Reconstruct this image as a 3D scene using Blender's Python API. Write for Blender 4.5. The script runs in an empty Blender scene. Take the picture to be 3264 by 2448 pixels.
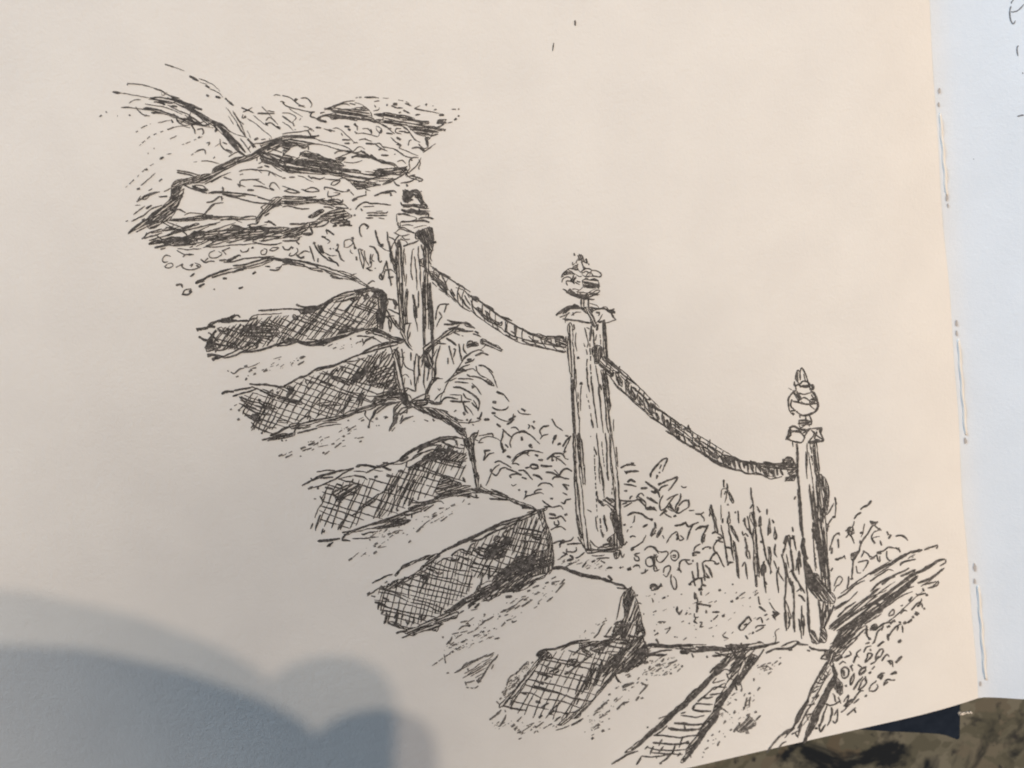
import bpy, bmesh, math, random
from mathutils import Vector, Matrix, noise
from mathutils.geometry import tessellate_polygon
random.seed(7)
S = bpy.context.scene
COL = S.collection

# ---------------------------------------------------------------- camera / page frame
# The open sheet lies in the plane z = 0 (its gutter runs along +Y, its foot along X,
# origin = foot of the gutter).  Camera solved from the two visible, perpendicular sheet edges.
W, H, F = 3264.0, 2448.0, 2630.0
def cc(px, py): return Vector((px - W/2, py - H/2))
A0, A1 = cc(2970, 0), cc(3126, 2236)           # gutter
B0 = cc(2205, 2446)                            # foot edge of the sheet
d1 = (A0 - A1).normalized(); d2 = (A1 - B0).normalized()
T = -10000.0
v1 = A1 + d1*T                                 # vanishing point of the gutter (below)
s_ = -(F*F + v1.dot(A1)) / v1.dot(d2)
v2 = A1 + d2*s_
Yc = -Vector((v1.x, v1.y, F)).normalized()     # page +Y (up the gutter) in camera coords (x right, y down, z fwd)
Xc = Vector((v2.x, v2.y, F)).normalized()
if Xc.x < 0: Xc = -Xc
Zc = Xc.cross(Yc)
if Zc.z > 0: Zc = -Zc                          # normal must face the camera
# page axes are columns in camera space -> rows give camera->page
def c2p(v): return Vector((v.dot(Xc), v.dot(Yc), v.dot(Zc)))
def ray(px, py): return c2p(Vector(((px - W/2)/F, (py - H/2)/F, 1.0)))
D = 0.205
oz = -D*ray(W/2, H/2).z
rC = ray(3126, 2236)
O = rC*(-oz/-rC.z)*1.0
O = -rC*(oz/-rC.z)
def at(px, py, z=0.0):
    r = ray(px, py); t = (z - O.z)/r.z
    return O + r*t
PX = (at(1700, 1224) - at(1600, 1224)).length/100   # metres per photo pixel on the sheet

cam_d = bpy.data.cameras.new('camera'); cam = bpy.data.objects.new('camera', cam_d); COL.objects.link(cam)
right, down, fwd = c2p(Vector((1,0,0))), c2p(Vector((0,1,0))), c2p(Vector((0,0,1)))
M = Matrix((right, -down, -fwd)).transposed().to_4x4(); M.translation = O
cam.matrix_world = M
cam_d.sensor_width = 36; cam_d.lens = 36*F/W; cam_d.clip_start = 0.005; cam_d.clip_end = 50
cam_d.dof.use_dof = True; cam_d.dof.focus_distance = D*0.985; cam_d.dof.aperture_fstop = 15
S.camera = cam

# ---------------------------------------------------------------- helpers
def tag(o, label=None, cat=None, group=None, kind=None):
    if label: o['label'] = label
    if cat: o['category'] = cat
    if group: o['group'] = group
    if kind: o['kind'] = kind
    return o
def mesh_obj(name, verts, faces, mat, parent=None, smooth=False):
    me = bpy.data.meshes.new(name); me.from_pydata([tuple(v) for v in verts], [], faces); me.update()
    if mat: me.materials.append(mat)
    if smooth:
        for p in me.polygons: p.use_smooth = True
    o = bpy.data.objects.new(name, me); COL.objects.link(o)
    if parent: o.parent = parent
    return o
def mat(name):
    m = bpy.data.materials.new(name); m.use_nodes = True
    nt = m.node_tree; return m, nt, nt.nodes['Principled BSDF']
def nd(nt, t, **k):
    n = nt.nodes.new(t)
    for a, b in k.items():
        if a in n.inputs: n.inputs[a].default_value = b
        else: setattr(n, a, b)
    return n
def ramp(nt, src, stops):
    r = nt.nodes.new('ShaderNodeValToRGB'); nt.links.new(src, r.inputs[0])
    e = r.color_ramp.elements
    while len(e) < len(stops): e.new(0.5)
    for el, (p, c) in zip(e, stops): el.position = p; el.color = (*c, 1)
    return r.outputs[0]
def tex(nt, scale, detail=4, rough=0.6, dist=0.0):
    tc = nt.nodes.new('ShaderNodeTexCoord'); n = nt.nodes.new('ShaderNodeTexNoise')
    n.inputs['Scale'].default_value = scale; n.inputs['Detail'].default_value = detail
    n.inputs['Roughness'].default_value = rough; n.inputs['Distortion'].default_value = dist
    nt.links.new(tc.outputs['Object'], n.inputs['Vector']); return n.outputs['Fac']

def paper_mat(name, c1, c2):
    m, nt, b = mat(name)
    f = tex(nt, 60, 3, .5)
    nt.links.new(ramp(nt, f, [(.35, c1), (.65, c2)]), b.inputs['Base Color'])
    b.inputs['Roughness'].default_value = .85
    b.inputs['Specular IOR Level'].default_value = .15
    g = tex(nt, 1500, 5, .7); g2 = tex(nt, 520, 4, .65)
    mx = nt.nodes.new('ShaderNodeMath'); mx.operation = 'ADD'
    nt.links.new(g, mx.inputs[0]); nt.links.new(g2, mx.inputs[1])
    bp = nt.nodes.new('ShaderNodeBump'); bp.inputs['Strength'].default_value = .30; bp.inputs['Distance'].default_value = .00030
    nt.links.new(mx.outputs[0], bp.inputs['Height']); nt.links.new(bp.outputs[0], b.inputs['Normal'])
    return m
PAPER = paper_mat('cream_paper', (.765, .738, .700), (.795, .768, .727))
PAPER_R = paper_mat('cool_lit_paper', (.745, .765, .785), (.775, .795, .815))  # same stock as the left page, cool window light put into its colour
INK, nt, b = mat('black_ink')
f = tex(nt, 900, 5, .7)
nt.links.new(ramp(nt, f, [(.3, (.042, .040, .040)), (.48, (.070, .066, .063)), (.66, (.20, .185, .175))]), b.inputs['Base Color'])
b.inputs['Roughness'].default_value = .6; b.inputs['Specular IOR Level'].default_value = .2
DRY, nt, b = mat('dry_pen_ink')
f = tex(nt, 1400, 4, .7)
nt.links.new(ramp(nt, f, [(.3, (.075, .070, .067)), (.5, (.13, .122, .116)), (.7, (.34, .32, .295))]), b.inputs['Base Color'])
b.inputs['Roughness'].default_value = .7; b.inputs['Specular IOR Level'].default_value = .1
INK2, nt, b = mat('grey_ballpoint_ink')
f = tex(nt, 1500, 4, .7)
nt.links.new(ramp(nt, f, [(.3, (.10, .10, .105)), (.75, (.28, .28, .29))]), b.inputs['Base Color'])
b.inputs['Roughness'].default_value = .5
NAVY, nt, b = mat('navy_book_cloth')
f = tex(nt, 300, 4, .6)
nt.links.new(ramp(nt, f, [(.3, (.010, .017, .032)), (.7, (.018, .027, .046))]), b.inputs['Base Color'])
b.inputs['Roughness'].default_value = .85; b.inputs['Specular IOR Level'].default_value = .12
THREAD, nt, b = mat('sewing_thread'); b.inputs['Base Color'].default_value = (.80, .76, .70, 1); b.inputs['Roughness'].default_value = .8
HOLE, nt, b = mat('needle_hole_shade'); b.inputs['Base Color'].default_value = (.47, .43, .40, 1); b.inputs['Roughness'].default_value = .9

# ---------------------------------------------------------------- sheet shape
def gut(y):            # gutter wobble in x (metres), y up the gutter
    return .00025*math.sin(y*70+.6) + .00015*math.sin(y*170)
def hz(x, y):          # height of the drawn sheet; it sinks softly into the gutter
    d = -x
    z = 0.0
    if d < .024: z -= .0015*(1 - d/.024)**2
    z += .00035*math.sin(x*38+1.0)*math.sin(y*31+.4)*min(1, d/.03)
    return z
SLOPE = math.tan(math.radians(31))
def hr(x, y):          # right-hand sheet climbs away from the gutter
    d = x
    return -.0015 + SLOPE*d*(d/(d+.004)) - .9*d*d

book = bpy.data.objects.new('sketchbook', None); COL.objects.link(book)
tag(book, 'open sketchbook with cream page of pen drawn garden steps, rope and posts', 'sketchbook')
def sheet(name, xs, ys, hf, mt, thick=.00022, dz=0.0):
    vs, fs = [], []
    nx, ny = len(xs), len(ys)
    for k in (0, 1):
        for y in ys:
            for x in xs: vs.append((x, y, hf(x, y) + dz - thick*k))
    for k in (0, 1):
        for j in range(ny-1):
            for i in range(nx-1):
                a = k*nx*ny + j*nx + i
                q = (a, a+1, a+nx+1, a+nx)
                fs.append(q if k == 0 else q[::-1])
    n = nx*ny
    for i in range(nx-1):
        fs.append((i, n+i, n+i+1, i+1)); t = (ny-1)*nx
        fs.append((t+i+1, n+t+i+1, n+t+i, t+i))
    for j in range(ny-1):
        a, c = j*nx, (j+1)*nx
        fs.append((c, n+c, n+a, a)); a += nx-1; c += nx-1
        fs.append((a, n+a, n+c, c))
    return mesh_obj(name, vs, fs, mt, book, smooth=True)
PWID, PHEI = .272, .262
xs = [-PWID + (PWID-.02)*i/70 for i in range(70)] + [-.02 + .02*(i/24) for i in range(25)]
ys = [PHEI*j/80 for j in range(81)]
page = sheet('left_page', xs, ys, hz, PAPER)
for v in page.data.vertices:
    if v.co.x > -.02: v.co.x += gut(v.co.y)*(1+v.co.x/.02)
page['label'] = 'cream left page covered by the ink drawing'
xr = [-.0005 + .0025*i for i in range(9)] + [.022 + .005*i for i in range(30)]
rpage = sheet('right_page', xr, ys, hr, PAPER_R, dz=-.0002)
rpage['label'] = 'right page, cool window light tinted into its paper, with a little handwriting'
def mod_flat(o):
    m = o.modifiers.new('e', 'EDGE_SPLIT'); m.split_angle = math.radians(40)
mod_flat(page); mod_flat(rpage)
# a few more sheets lying under the drawn one, set back from its foot
for k in range(3):
    s2 = sheet('under_page', xs[::6]+[xs[-1]], [.004+.002*k + (PHEI-.01)*j/10 for j in range(11)], hz, PAPER, dz=-.0007*(k+1))

# ---------------------------------------------------------------- ink
DRAW = r'''
T 300 180
@frond
2 83 9 95 13
1 95 13 106 17
3 112 23 123 29
1.2 123 26 134 30 142 35 148 41
1 124 30 133 33
2.5 131 34 136 37
1 136 38 145 42 152 48
2.5 154 49 164 58
3 132 45 135 47
3 143 47 149 49
1.5 40 34 40 32 55 33 70 37
2 70 37 82 42 90 47 100 53
1 79 42 81 46 86 42
2.8 22 42 32 43
1.2 32 43 50 46 66 49
2 66 49 78 52 90 55 100 52
2 66 49 76 48 90 50 100 49
2 88 46 100 49
3 90 50 105 54 118 60 127 63
1.5 106 54 116 57 127 62
2 70 53 80 55 83 57
3 76 53 84 57
3 90 59 98 59
1.5 86 57 100 64 110 68 120 75
2 100 57 112 62 125 71 135 76
1.3 41 55 48 51 55 51
2 32 60 45 60
1.5 49 59 52 64 60 69 66 70
2 59 70 62 69
2.5 58 61 70 62 80 64
2.5 67 66 82 67
2 60 60 68 61 76 63 90 68 97 71 110 75 120 79
3 92 68 100 72
2 97 70 98 76 103 80
1.5 115 62 112 70 104 77 101 79 106 81 113 80
3 115 61 128 71 138 77
2.5 105 74 115 72 122 77 130 82
2.5 112 72 120 79 132 81 140 76
2 108 76 118 80 130 76
2 114 80 118 87 119 91
2 121 86 127 85 129 90 127 92
1.3 75 78 90 75
2 91 74 93 78
d1.5 49 89 58 83 67 79
d1.5 53 105 60 99 66 94 75 90 86 86
2 86 86 94 83
1 94 83 104 82 113 84
4 138 77 147 82 153 90 158 98 165 106 172 113 180 118
3 140 80 144 85 142 89
3.5 150 83 158 92 168 101 178 113
6 153 89 162 100 170 110
1 140 75 155 84 163 90 178 95 184 98
2.5 138 76 150 80 160 89
1.5 172 96 184 113
1.3 89 97 97 93
d1.2 103 104 116 99 127 94
2.5 122 96 125 94
1 155 60 160 66 168 78 176 92 178 95
1.5 163 64 170 75 176 88
2 168 80 178 94
1 180 87 184 96
2 171 76 176 80
1 158 70 164 80
1.5 148 97 149 104 154 110 162 114
2 151 101 156 103
2 155 109 163 113
d1.5 114 116 120 112
2 120 112 126 109 130 110 131 115
1.5 140 120 142 118
1 142 106 148 102
1.2 117 124 121 124
1.5 126 123 135 123 147 126
d1.5 37 154 48 144 55 137 60 133 70 126
2.5 59 133 63 133
2.5 77 121 82 118
1 85 115 91 114
1.5 55 152 62 146 72 137
3 50 156 54 155
1.5 64 158 68 155
2 76 147 80 144
2 6 71 9 69
2.5 14 66 15 65
2 27 70 28 70
2 41 69 43 69
2 63 114 64 114
2 70 108 71 108
1.5 132 102 136 101 134 105
2 56 166 66 161 77 159
1.5 82 159 90 155
2 77 165 86 164
1.5 158 118 166 113 170 112
@rock1
F 91 152 97 145 112 143 125 139 138 138 141 131 152 126 165 119 178 117 184 115 200 108 221 98 221 105 200 114 184 122 168 126 150 135 140 142 130 148 115 149 104 151 100 160 98 168 91 168
2 97 134 110 136 122 139
2 97 136 112 139 118 141
3 115 152 125 156 133 158
2 104 150 116 156 126 158
2 134 161 150 160 170 161 190 164
1.5 118 151 128 152 134 158
1.5 130 150 136 147 148 141 161 136
1.5 137 148 150 141
2 188 113 200 106 221 97
F 195 118 205 120 215 122 221 121 221 135 216 133 208 127 197 124
1.5 192 118 191 123
1.5 193 126 200 122
2 196 112 205 108 221 113
@ground
2 152 142 162 145
1.5 150 153 152 157 147 161
1.5 170 135 178 133 191 133 197 137
1.5 185 133 205 135 221 142
1.5 205 140 207 136 214 141
1.5 171 139 175 138
2 200 128 206 130
2 192 131 198 130
3 169 150 172 153
1.5 172 151 172 146 180 145 190 145 201 151
1.5 168 150 178 153
1.5 186 145 194 144
1.7 206 154 208 149 213 149 218 156
3 206 155 212 157
2 187 152 198 153 205 156
3 180 157 188 157
@bush
2 173 60 180 63 188 66
2.5 192 67 200 67 212 67
1.5 175 68 174 72 179 72
3 177 70 178 72
1.5 175 65 181 63 186 60
1.2 180 73 190 79 200 88 208 94 208 98
1 187 69 197 77 205 82
1.2 197 59 204 66 209 72
1.5 204 64 212 65
1.5 202 76 205 72 209 73 216 80
3 201 78 204 80
2 201 80 207 78 216 84
3 214 82 219 85
1 206 96 207 100
3 188 98 193 96
3.5 183 100 188 107
2.5 180 97 186 103 190 107
1.5 184 105 181 109
1.5 187 108 188 103 196 102 204 101
1.5 196 98 202 97
2 210 100 221 96
1.5 211 46 214 45 219 46
1.5 219 53 221 53
T 900 180
@bush
1.5 0 46 8 48 15 53 22 58 27 60
3 14 51 17 50
1.7 22 49 28 49 33 53 35 57 33 60
1.2 15 53 18 50
1.5 0 53 4 58 10 60 22 63 36 66 
1 8 61 15 66 24 71
1 20 75 22 73
2.5 0 53 3 55
2 19 58 26 58
2.5 31 66 38 65
2 36 65 33 70 38 72 40 73
1.3 0 66 8 67 15 70 16 73 12 77
2 0 70 6 74 12 79
1.3 0 77 8 82 13 87
2 12 77 14 82
1.3 25 82 30 83 35 88
1 14 86 16 86
@rock0
1.7 49 63 56 60 66 56 76 53 85 52
1.5 60 60 70 56 76 56 79 58
2 79 55 86 57
1 85 54 94 57 100 62
F 49 61 60 61 70 62 82 62 92 60 98 59 103 65 106 72 108 75 118 74 110 78 100 75 92 74 86 75 78 72 68 72 58 74 55 70 64 68 57 63
2 60 70 70 71
2 40 74 44 71 52 70 58 71
2 44 67 50 65
2 40 73 43 74 47 70 60 67
2 42 75 46 76 52 77 44 74 
1.7 44 77 51 75
1.5 60 73 74 73 88 76
d1.7 86 49 92 48 105 48 118 49 125 49
2.5 98 48 110 48
d1.2 136 51 145 53 152 58
1.5 108 53 114 52
4 130 56 135 56
2 128 58 134 60 142 61
2 144 55 151 58
1.5 108 57 110 60
1.5 107 64 113 63 114 60
2.5 122 57 124 57
2.5 138 66
2 142 63 150 67
1.5 155 61 162 58
2 155 61 163 63 175 65
1 175 65 190 68
3 168 56 170 57
1.5 177 58
1.5 178 63 181 62
2.5 184 69 190 69
2 156 69 162 68
1.5 190 75 182 75
1.5 199 62 204 62
2 207 62
2 207 70
2.5 202 75 205 73
1.5 194 78 200 77
F 108 68 118 67 124 66 134 68 142 69 154 72 156 76 172 76 172 79 158 79 170 82 182 83 190 80 182 77 184 74 193 74 189 79 186 83 178 85 190 85 192 86 180 88 176 91 174 95 171 98 168 93 160 92 154 88 150 84 146 80 132 79 124 79 118 76 119 71
2 108 68 118 69
2.5 160 77 171 77
2.5 181 78 193 78
1.3 192 85 190 88
2 174 94 183 91
1.5 108 76 115 79 124 84 132 91
3 117 80 123 83
1.5 130 81 138 81 145 84 150 90
1.5 142 84 148 87 155 97 162 101
4 169 95 170 101 171 106 
1.5 160 103 166 108 172 107
2.5 152 108 160 107 168 111
1.5 165 113 171 109 180 102
3 162 108 166 111
1.5 148 105 149 99 152 98
@ground
2.5 39 83 46 84
3 54 86 58 88
1.5 48 85 62 88
1.3 59 85 64 84 70 87 77 94 84 100 89 102
2 69 90 71 93
2.5 73 82 79 83
3 77 85 80 87
1.5 85 78 88 83 88 87
2.5 84 79 89 83
2 85 88 88 91
1.3 88 90 100 91 112 94 114 90
1.3 94 85 100 85 104 88 105 92
2 104 85 105 91
1.3 110 83 112 82 117 86 116 90 112 88 110 84
2.5 116 86 116 89
2 122 90 130 91
1.5 124 86 128 84
1.5 140 85 134 85 133 89 140 91
2 137 88 145 88
2 143 89 150 90
3 134 95 139 98
1.3 127 95 134 101 140 104 137 107 141 109 148 112 160 117
2 134 103 139 105
2.3 70 98 80 98
1.5 90 98 98 97 105 100
2 97 96 98 98
2.5 73 102 79 102
1.5 83 102 88 101
2.5 98 102 108 103
1.5 108 102 113 106 118 109 124 111
1.5 108 103 114 102 118 106 120 109
1.5 118 106 128 108 136 111 142 115
1.5 130 108 138 113 144 117 152 119 158 118
2 113 110 117 108
2.5 116 116 125 116
1.5 132 115
1.5 135 124 141 122 145 126
2 152 122
@rock1
1.5 0 91 15 89 30 87 33 84 37 88
2 30 87 34 94
4 0 94 10 94 20 94 32 95 43 93
F 0 100 12 96 22 95 34 96 42 98 54 101 68 104 78 108 85 113 95 111 100 117 108 118 112 121 122 124 130 125 135 129 138 131 147 129 142 133 134 133 131 128 122 126 112 123 104 119 96 117 84 113 74 111 66 110 58 107 48 104 36 103 30 104 27 108 22 107 18 104 10 107 3 114 0 118
2 30 102 31 110
2 61 114 68 111 76 111 84 112
1.5 62 120 70 117 84 111 88 107 92 106 97 109
2.5 93 112 104 118 
3 103 116 112 122
3 81 119 87 117 96 118 104 119
1.2 72 124 84 125 94 122
3 66 120 75 119
F 0 117 8 116 14 122 20 118 22 113 28 111 40 114 50 119 62 122 70 119 74 120 68 124 72 127 71 130 64 131 80 133 90 134 93 137 100 139 107 138 113 132 125 132 134 131 147 132 142 136 134 136 124 140 112 142 100 146 108 149 116 151 104 153 96 155 88 156 84 152 80 147 74 143 68 141 54 138 40 138 24 137 8 137 0 134
1.5 30 120 42 121 55 124 66 125
1.5 20 124 34 128 44 130
2 115 139 125 135 138 133
2.5 130 143 122 148 118 151
2 118 151 130 146 140 140 148 136
1.5 110 134 120 132 126 132
1.7 150 130 149 124 153 119 160 119
1.5 148 137 156 130 161 123 163 119
1.5 160 121 162 126 160 131 161 133
1.5 150 130 145 140 148 136
1.3 136 139 144 136 150 138
2 139 149 150 147 158 143
2 150 140 158 142 165 145 160 147
1.5 144 137 150 142 164 147
2 131 147 134 151 138 152
2.5 146 150 147 153
@ground
1.5 0 143 4 143
2 8 142 15 142
1.2 18 140 25 142 31 145 37 148
2 30 140 35 144
2 34 142 44 144 50 142
1.5 50 144 64 145 72 143 78 147
1.5 57 151 60 147 68 146 62 151 57 151
1.5 0 152 5 154 20 159
2 2 158 10 160 20 160 10 156 2 158
2 22 156 32 159 43 158 36 154 26 157
2 50 157 50 154 58 155 66 158 76 159
4 77 156 78 159
1.5 54 158 54 164 60 164 68 161 60 160
1.5 80 159 84 163
1.5 96 155 104 158
2.5 108 164 118 160 130 158 134 160
2 116 161 127 160
3 127 160 128 164
1.2 120 160 127 157
@post1
F 142 158 148 158 150 162 156 157 160 158 164 164 165 168 158 167 155 162 150 166 143 168 142 164
T 900 600
@ground
2 82 14 90 10 99 8
2.5 82 15 88 12
1.5 98 7 98 3
1.5 57 16 64 13 71 16 71 13
1.5 53 10 58 11 57 15
2 86 25 90 20 96 17 102 16 
1.5 95 22 108 21
2 97 16 104 18 114 18 128 20
2 92 24 94 27
2 99 29 110 29 122 29 124 27
1.2 110 27 118 27
2 100 32 110 32 123 32
2 98 35 107 35
1.3 113 35 120 36
2.5 85 32
2 80 25
@plant1
2 93 57 91 52 91 46 96 42 101 44
2.5 96 42 101 45 99 48
2.3 61 55 52 49 53 54
2.5 46 57 51 58
1.7 50 59 56 62 53 65
2.5 109 49 111 57 114 65 118 68
4 115 67 119 67
1.2 112 66 120 72 130 75
1.7 83 57 83 63 87 71
3 81 58 84 60
1.5 73 69 73 62 80 60 83 65 77 69 72 69
1.3 80 72 80 75 83 77
3 84 68 86 71
1.5 89 71 92 84 95 95
1.5 95 95 96 85 92 72
1.5 96 73 98 84 102 91
2.5 90 71 95 73
2.5 87 80 87 85
2.3 102 68 108 70 112 76 113 84 115 87 117 85
1.7 104 77 103 84 103 89
1.5 107 77 105 84 108 86
1.5 105 86 104 92 98 94
2.5 99 94 104 97
1.5 104 97 106 97
1.5 109 94
3.5 38 63 37 66
2.5 38 66 41 72 46 78 54 84
1.5 46 74 56 79 64 79
3 65 65 65 68
2.5 62 72 66 75 69 83 73 86
2 66 68 64 74
2.5 54 81 60 86 64 88 66 92
1.7 52 84 62 87
3.5 45 67 48 77
2.5 42 66 46 76
2.2 32 68 35 77 38 86
2.5 57 70 56 72
1.5 60 71
2 42 82 42 87
2.2 123 51 124 60 126 70 129 84 132 98
2.2 125 62 128 75 133 90
1.5 125 57 131 60 133 66 137 72
1.5 137 55 130 66 128 72
1.5 126 76 128 88
2.3 122 85 124 95 126 104 128 115
1.5 122 86 119 96 116 101
1.7 115 100 114 105 118 107 121 97 128 96 134 101
3 116 101 118 106
1.7 120 95 126 97
2.5 124 105 131 104
1.5 127 110 129 113
2 119 95 121 90
@step0
2 0 68 3 72 8 72 11 68
3 10 69 13 71
1.7 10 76 8 79 13 79 18 74 17 70
2.5 16 78 22 82 26 80
2 19 78 26 74 32 75
1.5 20 82 26 82
2.5 0 83 12 84 26 87 38 90 50 92
F 0 84 14 85 28 86 40 89 54 93 66 97 78 100 84 103 92 109 102 115 98 115 88 110 78 107 72 106 62 104 56 101 50 97 44 94 30 93 12 90 0 87
2 0 90 8 89
1.5 24 90 36 96 48 96
2.5 41 97 48 98
2.5 56 103 66 105
1.5 58 105 72 107
1.3 80 103 87 100
2 100 113 106 109 109 110
3 98 115 106 118 112 119
@step1
3.5 105 117 114 122 120 130 121 142 119 155 117 166
F 108 119 116 120 122 128 123 140 120 152 118 166 112 166 112 150 114 138 112 130 108 127
2 0 142 10 142 20 142 30 142 42 139
2.5 24 146 32 143 42 140 50 135 62 127
2 17 136 22 139 28 140
1.7 50 136 58 131 66 126 78 122 90 120
1.5 70 124 84 121 94 118 100 117
1.3 84 126 95 121 104 118
1.3 54 134 64 130 80 126 90 120
3 84 120 92 124 98 128
2 98 124 102 128 96 130 100 122
1.5 70 132 80 130 92 128
F 20 144 30 141 40 140 46 138 40 144 30 147 22 147
1.5 78 129 84 133 90 128
@post1
F 142 2 147 2 150 8 153 3 158 2 161 6 164 12 168 20 165 22 162 16 158 10 155 8 150 12 154 14 148 16 142 15 142 8
1.5 163 4
2 139 16 141 20 148 22 156 20 162 20 168 23 172 24
2.5 142 22 150 20 158 19
2.5 168 18 170 23
3.5 140 25 148 28 156 28 164 28
3 144 27 152 26 158 30 166 30 172 29
1.5 150 24 160 26 174 27
2 160 24 163 28 170 31
1.3 135 40 134 32 136 30 144 31 152 33 156 34
2 136 31 144 30 150 32
1.5 156 34 158 36 154 38 146 39 140 39 138 42 139 45
2 140 40 152 39 164 38 170 40
3 156 39 164 38 173 40
2 160 36 168 34 178 36
2.5 170 34 177 36
1.7 168 32 172 30 171 36
2 136 40 136 44 140 46
1.3 140 44 148 43 154 44
1 154 47 164 44 170 44
1.7 136 46 144 47 150 50 156 53
2 150 51 156 53
1.5 133 52 138 48 146 50 152 52 
1.5 131 52 140 56 150 54
1.5 136 56 132 62 135 65 140 58
1.7 140 56 144 60 150 60
4 137 60 137 70
1.3 138 60 145 62 148 66
2.3 142 68 148 66 155 64 160 61
F 156 53 160 50 166 48 174 46 176 50 177 58 178 62 176 72 172 78 170 68 166 65 162 60 157 60
3 176 64 181 63
F 134 66 139 65 140 80 141 95 142 120 142 140 143 166 139 166 138 140 135 118 134 95
1.7 143 70 142 90 144 110
1.2 144 76 145 90
1.2 146 100 145 115
1.5 147 118 146 135
1.7 153 108 151 96 152 82 153 73 155 71
1.7 155 80 157 95 158 110 158 120
1.7 160 68 160 80 162 95 162 108 163 118
2 167 67 166 80 168 100
2 163 66 168 82
F 161 84 168 82 169 90 166 93 162 90
2 172 70 172 84 175 90
1.5 176 72 174 82 176 86
F 168 66 172 66 172 90 171 106 173 118 176 150 178 166 166 166 165 140 163 118 166 118 166 100 169 92
2.5 154 125 156 138 158 150
1.5 158 138 158 152
1.5 146 118 144 134 145 150 144 166
1.2 145 160 150 159 148 166
1.5 142 140 144 152
@rope1
2 174 91 180 95 186 101 196 106 206 113 213 117 221 122
1.7 176 94 186 99 198 105
2.5 205 112 214 117
2.5 171 95 175 103 180 108 188 113 194 124
F 174 98 181 99 182 105 190 111 194 120 188 115 180 109 175 106
2 187 102 192 112 195 120
2 197 120 200 126 206 134 212 140 221 145
d1.3 176 110 184 118 194 126 204 134
2 198 118 203 127
1.7 207 122 210 132
2.5 211 130 216 138 221 142
2 214 126 221 138
1.5 218 124 221 128
@plant2
1.5 176 110 178 113
2 190 146 193 137 196 136 195 136
2 180 155 181 146 184 138 190 136 195 136
1.5 188 150 184 156 181 163
2 184 145 187 150
2.3 195 155 200 158 208 159 215 158 221 161
2.5 190 160 200 160 206 157
2.5 195 165 205 163
1.5 206 163 208 160
@plant1
2.5 124 130 132 132 136 138
3 130 130 133 138
2 124 142 134 146 139 150
2.5 122 142 126 150 124 152
2 126 150 132 160 137 166
2 122 150 128 158 127 166
1.5 130 152 134 160
1.5 122 150 132 150
3 134 136 132 142
T 300 600
@rock1
F 91 0 106 0 104 8 98 14 100 18 96 26 92 32 88 38 80 40 70 38 62 42 50 48 40 54 44 48 52 42 62 36 70 28 80 22 88 14 91 8
2 44 39 50 36 58 32 68 24 80 20
1.5 37 39 40 38
1.5 46 31 60 21
2.5 61 24 68 20
2.5 56 38 60 36
1.2 48 30 56 23
2 50 16 60 10 66 8 77 4
1.5 52 12 60 13 66 8
1.5 55 9 52 14
1.5 76 10 86 10
1.2 55 20 48 20
2.5 104 8 99 18 94 26
2 92 26 100 25 108 29
2.5 115 0 133 6
2 120 2 134 1
2 134 6 142 4 160 5 180 7 192 9
2.5 150 7 165 9 178 9
2 155 9 170 12 185 16 200 18 221 20
2 192 10 205 14 212 15
1.5 150 0 152 3 146 5
2 132 17 140 15 147 10 152 12
1.5 152 17 142 18 136 22 130 30
2 142 18 134 26 126 34
2 150 9 150 15
1.5 106 32 112 29 124 30 140 32
F 96 36 108 35 120 33 130 32 148 33 160 33 172 34 190 33 192 36 176 37 160 37 148 36 134 36 120 38 100 39 88 38
1.5 148 33 158 34 170 36 184 33 190 34 192 42
1.5 148 38 160 36 174 40
F 205 18 211 11 221 11 221 20 212 22 206 26 198 31 194 38 192 42 190 40 193 32 198 26 196 22
2 200 33 206 29
2 200 40 208 40 212 44
2.5 204 38 214 44
2 180 44 186 42 192 42
3 182 44 186 50
F 62 43 70 39 78 40 84 38 78 42 70 47 65 48
2 56 60 64 53 72 50 80 48
2 56 59 70 56 80 52
1.5 62 52 60 56
2 72 54 80 60 90 58 100 58
1.5 83 50 100 48 114 46
2 84 46 100 49 108 54 112 60
1.5 90 52 108 46 120 41 124 42
2 106 46 116 44 124 42
1.5 80 40 96 48
1.5 86 40 104 46 110 44
3 64 66 72 62 80 62
2 65 66 80 64 95 60
F 78 62 90 57 104 58 112 55 118 50 124 54 116 62 120 66 108 67 96 68 84 66
3 96 58 108 60
3 71 70 80 68 90 66
2 78 72 84 70
1.5 98 71 110 72 126 71
1.5 112 70 116 68
F 112 55 124 50 132 52 148 51 160 47 164 43 174 46 180 49 190 46 200 46 206 50 204 54 196 57 180 60 168 58 158 60 142 62 130 60 120 60
2.5 134 43 144 42
1.5 131 68 140 64 148 60 160 58
1.5 158 65 170 61 186 58 198 56
1.5 131 69 145 69 160 67 176 66 190 65
2 186 62 196 58 210 57 221 56
2 186 63 200 66 212 66 221 64
1.5 194 62 208 60 221 59
1.5 200 48 210 52 221 53
3 192 45 206 47 221 46
2 208 50 221 52
2 148 50 144 58 152 62
1.5 130 69 146 65 160 61
@ground
1.7 90 80 84 79 80 84 82 87 87 86
1.5 86 89 83 92 87 94 93 91 91 88 86 89
1.5 97 73 104 77 108 78
2 104 81 108 78 117 78
1.5 96 93 104 89 103 92
3 101 90 104 91
1.7 103 90 105 94 114 96 124 93 125 90 118 88
3 120 90 123 93
1.5 112 91 116 89 114 93
2 125 83 130 87 136 86 142 86
1.7 130 86 134 82
1.5 142 73 136 76 136 81 142 82 149 79 150 76 146 74
2 150 74 154 72 160 70
1.5 152 74 155 78
2 172 72 174 75 180 74 182 70
2.5 186 70
1.7 199 72 196 74 197 78 202 77 203 72 199 71
1.7 206 73 212 73 217 70 210 70 206 73
2.5 147 85 156 84
3.5 156 86 164 82 171 78
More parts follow.
